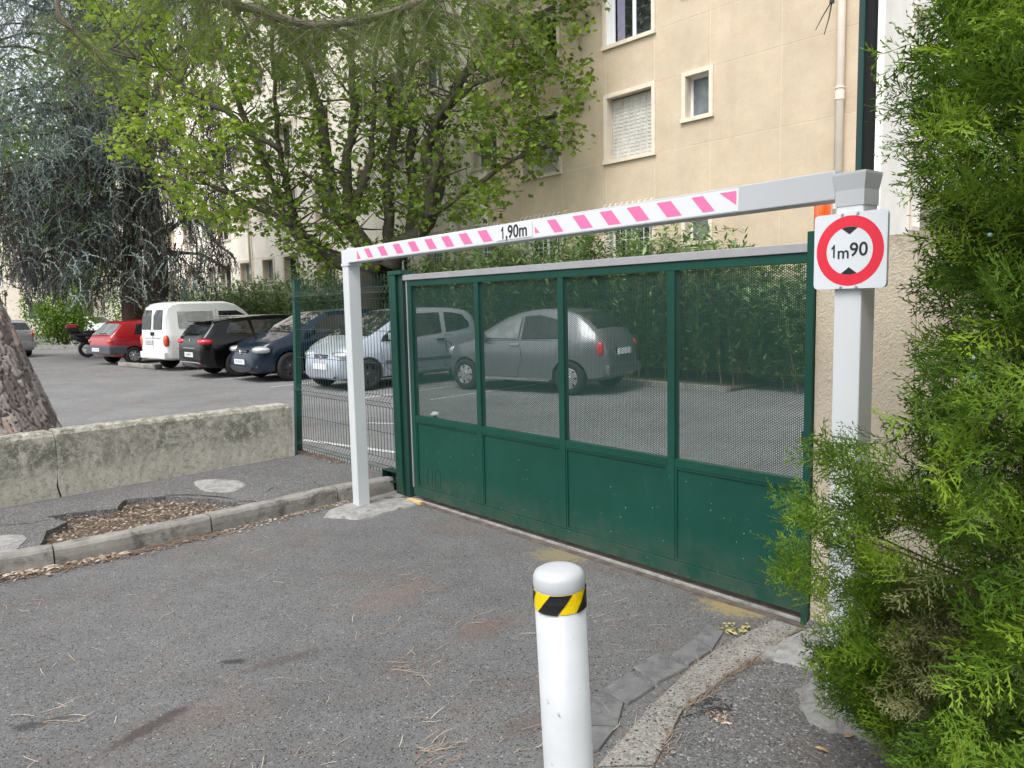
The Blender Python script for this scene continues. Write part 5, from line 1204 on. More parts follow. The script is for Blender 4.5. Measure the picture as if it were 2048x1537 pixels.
b = MB(); b.box(-.50, -.46, -.08, .08, .42, .60); b.tube([(-.48, 0, .55), (-.2, 0, .70)], .02, 6); loc(b, 'mudguard', 'plate_white')
# concrete wheel stop, laurel kerb, low marker
wsx = [Pz(236, 733)[:2], Pz(310, 739)[:2]]; t_ = nz(wsx[1]-wsx[0]); nn2 = np.array([-t_[1], t_[0]])
mb = MB(); mb.boxf(z3(wsx[0], 0), z3(t_, 0)*np.linalg.norm(wsx[1]-wsx[0]), z3(nn2, 0)*.22, UP*.12); o = mb.build('parking_block', 'kerb_concrete', bevel=.03); tag(o, 'pale concrete parking block on the ground in front of the red hatchback', 'parking block')
mk = Pz(870, 838); mr = thing('ground_marker', 'low white domed marker on dark foot seen through the first gate panel', 'marker', mk)
mb = MB(); mb.lathe(mk, [(.035, 0), (.03, .05)], 14); mb.build('foot', 'black_plastic', mr); mb = MB(); mb.lathe(mk, [(.03, .045), (.062, .05), (.06, .075), (.035, .10), (0, .105)], 18); mb.build('dome', 'bird_white', mr, smooth=True)

# ------------------------------------------------------------ vegetation
def wobble(pts, amp, seed, sub=4):
    r_ = random.Random(seed); out = []
    for i in range(len(pts)-1):
        a, b, c, d = pts[max(i-1, 0)], pts[i], pts[i+1], pts[min(i+2, len(pts)-1)]
        for k in range(sub):
            t = k/sub; q = .5*((2*b)+(-a+c)*t+(2*a-5*b+4*c-d)*t*t+(-a+3*b-3*c+d)*t**3)
            out.append(q+np.array([r_.uniform(-amp, amp) for _ in range(3)])*(i+k > 0))
    out.append(pts[-1]); return out
def limb(name, pts, r0_, r1_, mat, parent, seed=0, amp=.04, n=9, knobs=.12):
    P = wobble(pts, amp, seed); r_ = random.Random(seed+99); m_ = len(P)
    R = [(r0_+(r1_-r0_)*(i/(m_-1))**.8)*(1+r_.uniform(-knobs, knobs)) for i in range(m_)]
    mb = MB(); mb.tube(P, R, n); return mb.build(name, mat, parent, smooth=True), P
def gap_noise(px, py, sc, seed):       # cheap smooth noise from random plane waves
    r_ = np.random.default_rng(seed); v = np.zeros(len(px))
    for k in range(10):
        a = r_.uniform(0, 6.283); f = r_.uniform(.5, 1.6)/sc; v += np.sin((px*math.cos(a)+py*math.sin(a))*f*6.283+r_.uniform(0, 6.283))
    return v/math.sqrt(5)
def leaf_orient(n, droop=.35, out=None):
    x = rndv(n); x[:, 2] -= droop
    if out is not None: x += out
    up = rndv(n)*.75+np.array([0, 0, 1.]); return frames(x, up)

# --- plane tree with many stems
PT = Fp(-8.2, -2.0, 0); PT = np.array([-3.95, 21.9, 0])
pt = thing('plane_tree', 'pollarded broadleaf tree with many knobbly stems and fresh green leaves in front of the facade', 'tree', PT)
tk = MB(); P = [np.array([-3.95, 21.9, -.05]), np.array([-3.95, 21.9, .5]), np.array([-3.98, 21.9, 1.3]), np.array([-4.0, 21.9, 2.1]), np.array([-3.95, 21.9, 2.7])]
tk.tube(wobble(P, .03, 1), [.62, .52, .46, .43, .42, .42, .41, .42, .43, .45, .47, .5, .56, .6, .6, .5, .3], 16); tk.build('trunk', 'plane_bark', pt, smooth=True)
stems = [([(750, 545), (733, 500), (677, 436), (660, 383), (648, 242), (624, 173), (600, 60), (590, -80)], .30, 21.6), ([(755, 540), (735, 500), (701, 436), (693, 323), (709, 226), (705, 141), (701, 40), (690, -90)], .27, 21.2),
    ([(745, 545), (676, 520), (628, 505), (603, 480), (576, 440), (546, 380), (510, 280), (470, 180), (430, 60)], .28, 21.8), ([(740, 545), (664, 507), (610, 474), (585, 434), (573, 370), (560, 300), (550, 200), (545, 60)], .24, 22.3),
    ([(770, 540), (778, 484), (777, 403), (773, 343), (794, 262), (798, 181), (800, 80), (805, -60)], .28, 21.5), ([(785, 530), (818, 476), (826, 387), (818, 323), (826, 242), (818, 194), (826, 100), (840, -60)], .24, 21.9),
    ([(780, 535), (800, 495), (858, 444), (872, 363), (850, 303), (882, 242), (899, 202), (963, 105), (1040, -20)], .34, 21.0), ([(860, 440), (862, 380), (880, 300), (870, 240), (930, 180), (1000, 150), (1080, 120)], .2, 20.6),
    ([(700, 440), (740, 330), (745, 220), (750, 100), (752, -60)], .15, 21.0), ([(855, 430), (930, 390), (1010, 330), (1090, 290), (1150, 280)], .11, 20.4), ([(585, 450), (500, 410), (420, 370), (340, 330), (270, 290)], .11, 20.5), ([(560, 300), (470, 240), (380, 180), (300, 130), (210, 90)], .10, 19.0)]
tips = []
for i, (pl, r_, Y) in enumerate(stems):
    pts = [PY(x, y, Y-(k*.22 if i > 8 else k*.05)) for k, (x, y) in enumerate(pl)]
    _, P = limb('limb', pts, r_*.82, r_*.22, 'plane_bark', pt, seed=i+5, amp=.05, knobs=.2)
    tips += [P[k] for k in range(6, len(P))]
# twigs
tw = MB(); rr5 = random.Random(8); tips = np.array(tips)
for p in tips[::2]:
    for _ in range(3):
        d = nz([rr5.uniform(-1, 1), rr5.uniform(-1, 1), rr5.uniform(-.1, 1)]); L = rr5.uniform(.5, 1.6)
        q = p+d*L*.5; e_ = q+nz(d+np.array([rr5.uniform(-.5, .5), rr5.uniform(-.5, .5), .1]))*L*.6; tw.tube([p, q, e_], [.035, .02, .008], 4, caps=False)
crown_poly = [(-40+250, 60), (165, 85), (195, 160), (240, 210), (228, 290), (285, 345), (320, 400), (400, 440), (470, 470), (540, 470), (600, 520), (640, 555), (700, 545), (760, 500), (830, 470), (880, 440), (985, 440), (1010, 425), (1000, 400), (1060, 375), (1075, 330), (1165, 292), (1120, 250), (1185, 225), (1165, 190), (1212, 152), (1160, 130), (1150, 60), (1200, -20), (1150, -420), (120, -420), (150, 0)]
def crown_points(poly, n, sc, seed, thr, y0, y1):
    r_ = np.random.default_rng(seed); xs_ = [p[0] for p in poly]; ys_ = [p[1] for p in poly]
    px = r_.uniform(min(xs_), max(xs_), n*4); py = r_.uniform(min(ys_), max(ys_), n*4); ok = inpoly(px, py, poly)
    g = gap_noise(px, py, sc, seed)+.6*gap_noise(px, py, sc*.4, seed+1); ok &= g > thr; px, py = px[ok][:n], py[ok][:n]
    return px, py, r_.uniform(y0, y1, len(px)), g[ok][:n]
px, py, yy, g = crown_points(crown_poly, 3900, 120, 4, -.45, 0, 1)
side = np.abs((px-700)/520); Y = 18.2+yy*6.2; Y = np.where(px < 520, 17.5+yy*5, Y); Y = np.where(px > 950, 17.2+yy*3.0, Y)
c = rays(px, py, Y); K = 9
dirs = rndv(len(c)); dirs[:, 2] = dirs[:, 2]*.4-.05; dirs += np.stack([(px-720)/700, np.full(len(px), -.2), np.zeros(len(px))], 1); dirs /= np.linalg.norm(dirs, axis=1, keepdims=True)
t = (np.arange(K)/(K-1)-.5)*.95
pos = (c[:, None]+dirs[:, None]*t[None, :, None]).reshape(-1, 3)+RNG.normal(size=(len(c)*K, 3))*.07
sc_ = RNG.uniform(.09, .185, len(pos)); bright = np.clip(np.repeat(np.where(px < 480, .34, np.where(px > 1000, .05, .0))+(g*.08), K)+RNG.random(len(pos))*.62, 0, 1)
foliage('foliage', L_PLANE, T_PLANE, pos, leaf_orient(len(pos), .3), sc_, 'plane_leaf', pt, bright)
for i in range(0, len(c), 2): tw.tube([c[i]-dirs[i]*.55, c[i]+dirs[i]*.5], [.010, .004], 3, caps=False)
o = tw.build('twigs', 'plane_bark', pt); o['kind'] = 'stuff'

# --- blue cedar
CB = np.array([-12.9, 27.3, 0])
cd = thing('blue_cedar', 'tall blue-grey weeping conifer with drooping dark branches behind the van', 'tree', CB)
limb('trunk', [CB, PY(312, 520, 27.3), PY(300, 400, 27.2), PY(262, 250, 27), PY(205, 120, 27), PY(165, -20, 27), PY(150, -200, 27)], .42, .26, 'cedar_bark', cd, 3, .03, 14, .06)
limb('trunk', [np.array([-14.4, 28.3, 0]), PY(266, 560, 28.3), PY(262, 440, 28.2), PY(270, 300, 28), PY(290, 120, 28), PY(300, -80, 28)], .40, .2, 'reddish_bark', cd, 4, .03, 14, .06)
bows = [[(262, 250), (180, 215), (110, 218), (30, 235), (-60, 260)], [(240, 200), (130, 130), (60, 100), (-50, 90)], [(300, 400), (200, 320), (110, 330), (0, 350), (-60, 380)], [(305, 420), (210, 415), (90, 425), (-20, 440)], [(310, 480), (380, 430), (430, 380)], [(290, 330), (350, 400), (420, 470), (470, 520)],
        [(300, 440), (230, 490), (180, 530), (120, 560)], [(270, 300), (330, 260), (380, 220)], [(280, 360), (180, 260), (80, 270)], [(312, 500), (400, 510), (460, 540)], [(205, 120), (120, 40), (20, 0)], [(290, 120), (370, 90), (420, 60)]]
for i, bpl in enumerate(bows): limb('limb', [PY(x, y, 27-k*.7) for k, (x, y) in enumerate(bpl)], .10, .03, 'cedar_bark', cd, 20+i, .06, 6)
def finger(nseg=3, spikes=15, seed=0):
    r_ = np.random.default_rng(seed); V = []; T = []; path = []
    for i in range(nseg+1): t = i/nseg; path.append(np.array([.75*t-.12*t*t, .08*math.sin(t*3), -.5*t*t-.08*t]))
    for i, p in enumerate(path):
        rad = .022*(1-.75*i/nseg)
        for k in range(3): a = 2.094*k; V.append(p+np.array([0, rad*math.cos(a), rad*math.sin(a)])*1.0)
    for i in range(nseg):
        for k in range(3): q = i*3+k; w = i*3+(k+1) % 3; T += [(q, w, w+3), (q, w+3, q+3)]
    for _ in range(spikes):
        t = r_.uniform(.05, 1)*nseg; i = min(int(t), nseg-1); p = path[i]+(path[i+1]-path[i])*(t-i); d = r_.normal(size=3); d /= np.linalg.norm(d); s_ = np.cross(d, r_.normal(size=3)); s_ /= np.linalg.norm(s_); k = len(V)
        V += [p-s_*.024, p+s_*.024, p+d*r_.uniform(.07, .13)]; T.append((k, k+1, k+2))
    return np.array(V), np.array(T)
FV, FT = finger()
def fingers(poly, n, sc, thr, seed, Y0, Y1, s0, s1, mat, name, droop=0, spread=1):
    px, py, yy, g = crown_points(poly, n, sc, seed, thr, 0, 1); c = rays(px, py, Y0+yy*(Y1-Y0))
    x = rndv(len(c)); x[:, 2] = x[:, 2]*.25*spread-droop; F_ = frames(x, np.tile([0, 0, 1.], (len(c), 1))+rndv(len(c))*.15)
    return foliage(name, FV, FT, c, F_, RNG.uniform(s0, s1, len(c)), mat, cd, np.clip(.5+g*.18+RNG.normal(size=len(c))*.18, 0, 1))
fingers([(-160, -180), (200, -180), (330, -60), (300, 60), (250, 180), (270, 330), (180, 330), (60, 340), (-160, 360)], 5200, 110, -1.4, 31, 22.5, 27.5, .4, .8, 'cedar_leaf', 'foliage')
fingers([(-100, 350), (280, 200), (380, 250), (440, 400), (440, 560), (330, 600), (150, 610), (60, 520), (-100, 600)], 700, 80, .15, 32, 23.5, 26, .5, .9, 'cedar_leaf', 'foliage')
fingers([(150, -100), (420, -100), (430, 120), (470, 300), (450, 420), (470, 520), (430, 570), (300, 600), (160, 600), (60, 560), (0, 470), (-40, 420), (-40, 340), (120, 300)], 5200, 90, -.9, 33, 24.5, 28.5, .5, 1.0, 'cedar_dead', 'dead_twigs', droop=.7)
fingers([(-120, 330), (120, 330), (140, 520), (60, 600), (-120, 560)], 900, 80, -.2, 34, 25, 28, .5, .9, 'cedar_dead', 'dead_twigs', droop=.7)

# layered drooping boughs
bp, bd_, bt_ = [], [], []; rb = np.random.default_rng(91); bg_ = MB()
for i in range(95):
    z = 3.2+rb.random()*14; az = rb.uniform(math.radians(150), math.radians(330)) if i % 4 else rb.uniform(0, 6.28); L = rb.uniform(2.5, 5.5)*(1.1-z/28); base_ = np.array([-12.9-(z*.17), 27.1, z]) if i % 3 else np.array([-14.3, 28.0, z])
    dirh = np.array([math.cos(az), math.sin(az), 0]); lat = np.array([-dirh[1], dirh[0], 0]); pts = [base_+dirh*L*t+UP*(.5*math.sin(t*2.4)-1.3*t*t) for t in np.linspace(0, 1, 7)]
    bg_.tube(pts, [.06, .05, .042, .035, .028, .02, .01], 5, caps=False)
    for k in range(42):
        t = rb.uniform(.15, 1)*6; j = min(int(t), 5); p = pts[j]+(pts[j+1]-pts[j])*(t-j)+lat*rb.normal()*.35*(t/6); bp.append(p); v = dirh*rb.uniform(.2, 1)+lat*rb.normal()*.8; v[2] = -rb.uniform(0, .5); bd_.append(v); bt_.append(np.clip(rb.normal()*.2+.62*(z > 6.5)+.15, 0, 1))
bg_.build('boughs', 'cedar_bark', cd)['kind'] = 'stuff'
bp, bd_ = np.array(bp), np.array(bd_); foliage('foliage', FV, FT, bp, frames(bd_, np.tile([0, 0, 1.], (len(bp), 1))+rb.normal(size=(len(bp), 3))*.12), rb.uniform(.4, .8, len(bp)), 'cedar_leaf', cd, np.array(bt_))
# --- oleander hedges
def oleander(root, u0, u1, n0, n1, hfun, nst, lps, ls, seed, mat='oleander_leaf'):
    r_ = np.random.default_rng(seed); U = r_.uniform(u0, u1, nst); Nn = r_.uniform(n0, n1, nst); Hh = np.array([hfun(u) for u in U])*r_.uniform(.62, 1.04, nst)
    lean = r_.normal(size=(nst, 2))*.13
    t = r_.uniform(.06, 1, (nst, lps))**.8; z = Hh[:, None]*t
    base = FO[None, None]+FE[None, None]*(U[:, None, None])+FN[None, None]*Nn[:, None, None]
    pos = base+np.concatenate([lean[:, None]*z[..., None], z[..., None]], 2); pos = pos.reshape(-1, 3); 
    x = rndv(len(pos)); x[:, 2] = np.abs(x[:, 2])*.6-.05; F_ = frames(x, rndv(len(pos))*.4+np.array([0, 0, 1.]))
    foliage('foliage', L_LANCE*np.array([1, 1.7, 1]), T_LANCE, pos, F_, r_.uniform(ls*.7, ls*1.25, len(pos)), mat, root, np.clip(r_.random(len(pos))*.7+t.reshape(-1)**3*.35, 0, 1))  # leaf tone rises towards the stem tops, painting in the highlights there
    mb = MB()
    for i in range(0, nst, 5):
        b_ = base[i, 0]; mb.tube([b_, b_+np.array([lean[i, 0]*Hh[i], lean[i, 1]*Hh[i], Hh[i]*.9])], [.010, .004], 4, caps=False)
    mb.build('stems', 'brown_twig', root)['kind'] = 'stuff'
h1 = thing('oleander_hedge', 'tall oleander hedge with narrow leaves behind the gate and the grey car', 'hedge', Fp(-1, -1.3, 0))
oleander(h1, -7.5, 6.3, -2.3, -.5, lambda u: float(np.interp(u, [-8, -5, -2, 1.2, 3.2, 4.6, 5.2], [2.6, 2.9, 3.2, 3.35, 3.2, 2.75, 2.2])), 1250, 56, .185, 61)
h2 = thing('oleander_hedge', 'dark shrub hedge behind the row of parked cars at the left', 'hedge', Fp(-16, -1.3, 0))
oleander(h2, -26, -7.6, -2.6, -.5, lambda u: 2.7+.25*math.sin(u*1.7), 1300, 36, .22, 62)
# hedge kerb
mb = MB(); mb.gbox(-7, 5.2, -2.75, -2.62, 0, .09, Fp); tag(mb.build('hedge_kerb', 'kerb_concrete'), kind='structure')
mb = MB(); mb.gbox(-30, 5.2, -2.61, .0, 0, .05, Fp); tag(mb.build('hedge_soil', 'soil'), kind='structure')

def bush(name, label, cat, c, rad, n, ls, mat, seed, group=None, trunk=0, tmat='plane_bark'):
    r_ = np.random.default_rng(seed); t = thing(name, label, cat, (c[0], c[1], 0), group)
    nc = max(6, n//220); cc = r_.normal(size=(nc, 3)); cc /= np.linalg.norm(cc, axis=1, keepdims=True); cc *= r_.uniform(.35, .85, (nc, 1)); k = r_.integers(0, nc, n)
    p = r_.normal(size=(n, 3)); p /= np.linalg.norm(p, axis=1, keepdims=True); p *= r_.uniform(.25, .48, (n, 1)); P = (cc[k]+p)*np.array(rad)+np.array(c)
    ok = P[:, 2] > .05; P = P[ok]
    foliage('foliage', L_OVAL, T_OVAL, P, leaf_orient(len(P), .2), r_.uniform(ls*.7, ls*1.3, len(P)), mat, t, np.clip(r_.random(len(P))*.7+.2*p[ok][:, 2], 0, 1))
    if trunk: limb('trunk', [np.array([c[0], c[1], 0]), np.array([c[0]+.1, c[1], c[2]*.5]), np.array([c[0], c[1], c[2]])], trunk, trunk*.6, tmat, t, seed, .05, 10)
    else:
        mb = MB()
        for q in cc[:14]: e_ = q*np.array(rad)*.9+np.array(c); mb.tube([np.array([c[0], c[1], 0]), (np.array([c[0], c[1], 0])+e_)/2, e_], [.03, .02, .01], 4)
        mb.build('stems', 'brown_twig', t)
    return t
bush('laurel_bush', 'bright green laurel hedge bush left of the motor scooter', 'bush', (-21.6, 36.5, 1.5), (1.9, 1.1, 1.75), 5200, .17, 'laurel_leaf', 71)
bush('laurel_bush', 'green bush between the motor scooter and the red hatchback', 'bush', (-16.6, 33.5, 1.3), (1.2, 1.0, 1.6), 2600, .16, 'laurel_leaf', 72)
mb = MB(); mb.boxf((-24.6, 34.9, 0), (6.2, .3, 0), (0, .25, 0), (0, 0, .18)); tag(mb.build('planter_kerb', 'kerb_concrete'), kind='structure')
for i, (c, rad, n, tr) in enumerate([((-38, 52, 12), (7, 4, 10), 10500, .3), ((-28, 50, 13), (6, 4, 9), 8500, .3), ((-20, 47, 11), (4.5, 4, 7), 4600, .28), ((-24, 42, 6.3), (3, 3, 3.2), 3000, .2), ((-33, 40, 5.2), (3, 3, 3.3), 3000, .2)]):
    bush('broadleaf_tree', ['pale green broadleaf tree far left behind the conifer', 'tall broadleaf tree beyond the blue conifer crown', 'broadleaf tree just right of the conifer far behind', 'small broadleaf tree standing over the laurel bush', 'small broadleaf tree above the silver estate car'][i], 'tree', c, rad, n, .42, 'far_leaf', 80+i, 'trees beyond the car park', tr)

# unseen trees added to darken reflections, and a crown added to shade the juniper
for i, (c, rad) in enumerate([((-16, -13, 6), (5, 3, 6)), ((-7, -15, 6), (5.5, 3, 6.2)), ((3, -14, 6), (5, 3, 6)), ((12, -11, 6), (5, 3, 6)), ((-24, -6, 6), (4, 4, 6))]):
    bush('street_tree', ['street tree across the road, far left behind the viewer', 'street tree across the road, left of centre behind the viewer', 'street tree across the road, straight behind the viewer', 'street tree across the road, right behind the viewer', 'street tree at the left end of the road behind the viewer'][i], 'tree', c, rad, 4200, .6, 'far_leaf', 120+i, 'street trees behind the viewer', .28)
bush('overhanging_tree', 'dark evergreen crown overhanging the juniper from behind the stucco wall', 'tree', (4.0, 2.6, 5.8), (2.5, 2.4, 1.5), 5000, .22, 'laurel_leaf', 130, None, .16, 'reddish_bark')
# --- leaning pine trunk with bark plates
pn = thing('pine_tree', 'leaning pine with thick plated bark behind the low wall, needles overhead', 'tree', (-4.62, 6.95, 0))
def pine_trunk():
    NT, NZ_ = 230, 330; H_ = 4.2
    th = np.linspace(0, 2*math.pi, NT, endpoint=False); z = np.linspace(-.05, H_, NZ_); TH_, Z_ = np.meshgrid(th, z)
    ax = lambda z: np.stack([-4.50-.36*np.clip(z, 0, 9)**1.0, 6.95+.0*z], -1)
    R0 = .37+.14*np.exp(-np.clip(Z_, 0, 9)/.35)+.02*np.sin(TH_*3+1)
    u = TH_*.42; w = Z_+.25*np.sin(TH_*2+Z_*1.3)*.3
    r_ = np.random.default_rng(5); cs, cz = .062, .25; per = 2*math.pi*.42
    nu, nv = int(per/cs), int((H_+.4)/cz); su = (np.arange(nu)[None]+.5*(np.arange(nv) % 2)[:, None]+r_.uniform(-.36, .36, (nv, nu)))*per/nu; sv = (np.arange(nv)[:, None]+r_.uniform(-.4, .4, (nv, nu)))*cz-.2
    tone = r_.random(nu*nv); seeds = np.stack([su.ravel(), sv.ravel()], 1)
    wu = u+.014*np.sin(w*31+TH_*5)+.010*np.sin(w*57+TH_*11); ww = w+.03*np.sin(TH_*9+w*7)
    f1 = np.full(u.shape, 9.); f2 = np.full(u.shape, 9.); idx = np.zeros(u.shape, int)
    iv = np.clip(np.round((ww+.2)/cz).astype(int), 0, nv-1); iu = np.round(wu/(per/nu)).astype(int)
    for dv_ in range(-2, 3):
        for du in range(-2, 3):
            jv = iv+dv_; ju_ = (iu+du); ok = (jv >= 0) & (jv < nv); jv = np.clip(jv, 0, nv-1); jm = ju_ % nu; k = jv*nu+jm
            dx = wu-seeds[k, 0]; dx = (dx+per/2) % per-per/2; d = np.sqrt((dx/cs)**2+((ww-seeds[k, 1])/cz)**2); d = np.where(ok, d, 9)
            new = d < f1; f2 = np.where(new, f1, np.minimum(f2, d)); idx = np.where(new, k, idx); f1 = np.where(new, d, f1)
    e = np.clip((f2-f1)/.16, 0, 1); plate = e**.8*(.020+.016*tone[idx])+.006*np.sin(TH_*57+w*9)*e+.003*np.sin(w*90+TH_*40)*e
    R = R0+plate-.02; A = ax(Z_); X = A[..., 0]+R*np.cos(TH_); Yy = A[..., 1]+R*np.sin(TH_)
    V = np.stack([X, Yy, Z_-.36*R*np.cos(TH_)*.5], -1).reshape(-1, 3)
    i, j = np.meshgrid(np.arange(NZ_-1), np.arange(NT), indexing='ij'); a = i*NT+j; b = i*NT+(j+1) % NT
    T = np.stack([a, b, b+NT, a+NT], -1).reshape(-1, 4)
    d = ND('plate_bark'); at = d.n('Attribute', attribute_name='rnd'); mp = d.mapping(scale=(14, 14, 5)); n1 = d.noise(2.2, 9, .75, co=mp)
    g_ = d.ramp((at, 'Fac'), [(0, (.10, .082, .075)), (.35, (.20, .172, .16)), (.7, (.33, .295, .28)), (1, (.36, .24, .19))])
    g_ = d.mix(.6, g_, d.ramp(n1, [(.3, .3), (.7, .72)]), 'OVERLAY'); d.bump(n1, .6, .012); M['plate_bark'] = d.done(g_, .95, spec=.12)
    npmesh('trunk', V, T, 'plate_bark', pn, np.clip(tone[idx]*.8+.1, 0, 1).ravel()*(.25+.75*(e > .25)).ravel(), smooth=False)
pine_trunk()
limb('upper_trunk', [np.array([-6.0, 6.95, 4.1]), np.array([-6.6, 7.0, 6]), np.array([-7.0, 7.1, 9])], .33, .25, 'pine_bark', pn, 3, .02, 16, .05)
B1 = [np.array([-6.5, 7.0, 5.6]), np.array([-5.2, 7.4, 5.4]), np.array([-4.0, 7.7, 5.3])]+[PY(x, y, 7.9) for x, y in [(380, -50), (424, -2), (524, 24), (605, 50), (700, 45), (800, 20), (862, -6), (960, -60), (1100, -100)]]
_, PB = limb('branch', B1, .07, .022, 'pine_bark', pn, 6, .012, 7)
B2 = [np.array([-6.5, 7.0, 5.8]), PY(60, -120, 8.5), PY(120, 30, 8.6), PY(165, 80, 8.7), PY(230, 150, 8.8)]
_, PB2 = limb('branch', B2, .05, .012, 'pine_bark', pn, 7, .012, 6)
B3 = [np.array([-6.6, 7.0, 6.0])]+[PY(x, y, 7.2) for x, y in [(200, -200), (600, -180), (1000, -160), (1300, -120), (1500, -90)]]
_, PB3 = limb('branch', B3, .06, .02, 'pine_bark', pn, 8, .012, 6)
B4 = [PB3[-5]]+[PY(x, y, 5.0) for x, y in [(1640, -140), (1660, -40), (1664, -4)]]
limb('branch', B4, .02, .006, 'pine_bark', pn, 9, .004, 5)
mb = MB(); e_ = PY(1664, 2, 5.0)
mb.tube([e_+UP*.03, e_-UP*.015], [.012, .016], 6)
mb.tube([e_, PY(1645, 34, 5.0), PY(1631, 61, 5.0)], [.004, .0035, .002], 5); mb.tube([e_, PY(1658, 36, 5.0), PY(1648, 70, 5.0)], [.005, .0045, .003], 5); mb.build('hanging_needles', 'black_plastic', pn)
def needle_tuft(n, L, seed, wd=.0022):
    r_ = np.random.default_rng(seed); V = []; T = []
    for i in range(n):
        d = np.array([1.0, 0, 0])*r_.uniform(.2, 1.2)+r_.normal(size=3)*.6; d /= np.linalg.norm(d); l = L*r_.uniform(.7, 1.1); s_ = np.cross(d, r_.normal(size=3)); s_ /= np.linalg.norm(s_)
        p0 = np.array([r_.uniform(-.05, .05), 0, 0]); k = len(V); V += [p0-s_*wd/2, p0+s_*wd/2, p0+d*l*.55+s_*wd*.5+np.array([0, 0, -.004]), p0+d*l*.55-s_*wd*.5+np.array([0, 0, -.004]), p0+d*l+np.array([0, 0, -.02])]
        T += [(k, k+1, k+2), (k, k+2, k+3), (k+3, k+2, k+4)]
    return np.array(V), np.array(T)
NV, NTt = needle_tuft(24, .15, 4, .0019)
npz, npd = [], []
rr6 = random.Random(31); twg = MB()
srcs = [(p, 1.1) for p in PB[8:40]]+[(p, .7) for p in PB2[10:]]+[(p, 1.5) for p in PB3[4:11]]
for p, ml in srcs:
    for _ in range(7):
        L = rr6.uniform(.35, 1.15)*ml; d = nz([rr6.uniform(-1, 1), rr6.uniform(-.6, .6), rr6.uniform(-.9, .2)]); q1 = p+d*L*.5; q2 = q1+nz(d+np.array([0, 0, -.35]))*L*.5
        twg.tube([p, q1, q2], [.006, .004, .003], 4, caps=False)
        for t in np.linspace(.25, 1, int(5*ml)):
            c_ = p+(q1-p)*min(t*2, 1)+(q2-q1)*max(0, t*2-1); npz.append(c_); npd.append(nz(d+np.array([0, 0, -.2])))
twg.build('twigs', 'pine_bark', pn)['kind'] = 'stuff'
npz, npd = np.array(npz), np.array(npd); o = foliage('needles', NV, NTt, npz, frames(npd, rndv(len(npz))), np.ones(len(npz)), 'pine_leaf', pn)

# --- juniper at the right foreground
jr = thing('juniper', 'large bright green juniper shrub with feathery sprays filling the right foreground', 'shrub', (2.15, 2.2, 0))
def spray(seed, n1=15, L=.15):
    r_ = np.random.default_rng(seed); V = []; T = []
    def blade(p, d, l, w):
        s_ = np.cross(d, [0, 0, 1.])+np.array([0, 0, r_.normal()*.35]); s_ /= np.linalg.norm(s_)+1e-9; nn_ = np.cross(d, s_); k = len(V)
        m_ = p+d*l*.45; V.extend([p, m_+s_*w/2+nn_*w*.2, m_-s_*w/2+nn_*w*.2, p+d*l]); T.extend([(k, k+2, k+3), (k, k+3, k+1)])
    def norm(v): return v/np.linalg.norm(v)
    N_ = 6; pth = [np.array([L*t, .012*math.sin(t*2.5+seed), .01*math.sin(t*4+seed)-.012*t*t]) for t in np.linspace(0, 1, N_)]
    for i in range(N_-1): d = norm(pth[i+1]-pth[i]); blade(pth[i], d, np.linalg.norm(pth[i+1]-pth[i])*1.25, .0028*(1-.4*i/N_))
    for i in range(n1):
        t = .06+.9*i/n1; s1 = 1 if i % 2 else -1; f = t*(N_-1); k0 = min(int(f), N_-2); p = pth[k0]+(pth[k0+1]-pth[k0])*(f-k0)
        l1 = L*.42*(1-t*.75)*r_.uniform(.7, 1.15)+.008; ang_ = math.radians(r_.uniform(36, 52)); d1 = norm(np.array([math.cos(ang_), s1*math.sin(ang_), r_.normal()*.22]))
        m1 = max(2, int(l1/.0064)); cur = p.copy(); 
        blade(cur, d1, l1*.62, .0038); blade(cur+d1*l1*.5, norm(d1+np.array([.25, 0, 0])), l1*.5, .0036)
        for j in range(m1):
            q = p+d1*l1*(j+.6)/m1; s2 = 1 if j % 2 else -1; a2 = math.radians(34)*s2; ca, sa = math.cos(a2), math.sin(a2); d2 = norm(np.array([d1[0]*ca-d1[1]*sa, d1[0]*sa+d1[1]*ca, d1[2]+r_.normal()*.25]))
            blade(q, d2, r_.uniform(.009, .017)*(1-.35*j/m1), .0032)
    return np.array(V), np.array(T)
SPR = [spray(i+1) for i in range(4)]
main_poly = [(1850, -60), (1820, 95), (1870, 130), (1850, 200), (1900, 260), (1760, 60+40), (1765, 100), (1800, 160), (1780, 190), (1740, 185), (1760, 225), (1800, 245), (1770, 270), (1758, 300), (1800, 330), (1770, 365), (1840, 400), (1830, 450), (1850, 500), (1880, 560), (1870, 640), (1800, 690), (1800, 760), (1830, 790), (1780, 800), (1775, 880), (1840, 930), (1830, 1000), (1850, 1060), (1900, 1120), (1930, 1260), (1850, 1400), (1800, 1490), (1800, 1600), (2700, 1700), (2700, -400), (1850, -400)]
main_poly = [(1845, -230), (1850, -20), (1822, 60), (1850, 110), (1835, 140), (1765, 70), (1775, 130), (1800, 180), (1745, 190), (1770, 230), (1820, 250), (1765, 275), (1800, 320), (1770, 368), (1850, 400), (1830, 450), (1850, 500), (1830, 560), (1810, 600), (1875, 640), (1850, 670), (1795, 700), (1790, 745), (1835, 780), (1780, 800), (1775, 850), (1785, 900), (1840, 930), (1830, 1000), (1850, 1060), (1900, 1120), (1930, 1260), (1850, 1400), (1800, 1490), (1800, 1640), (2330, 1640), (2330, -230), (1840, -230)]
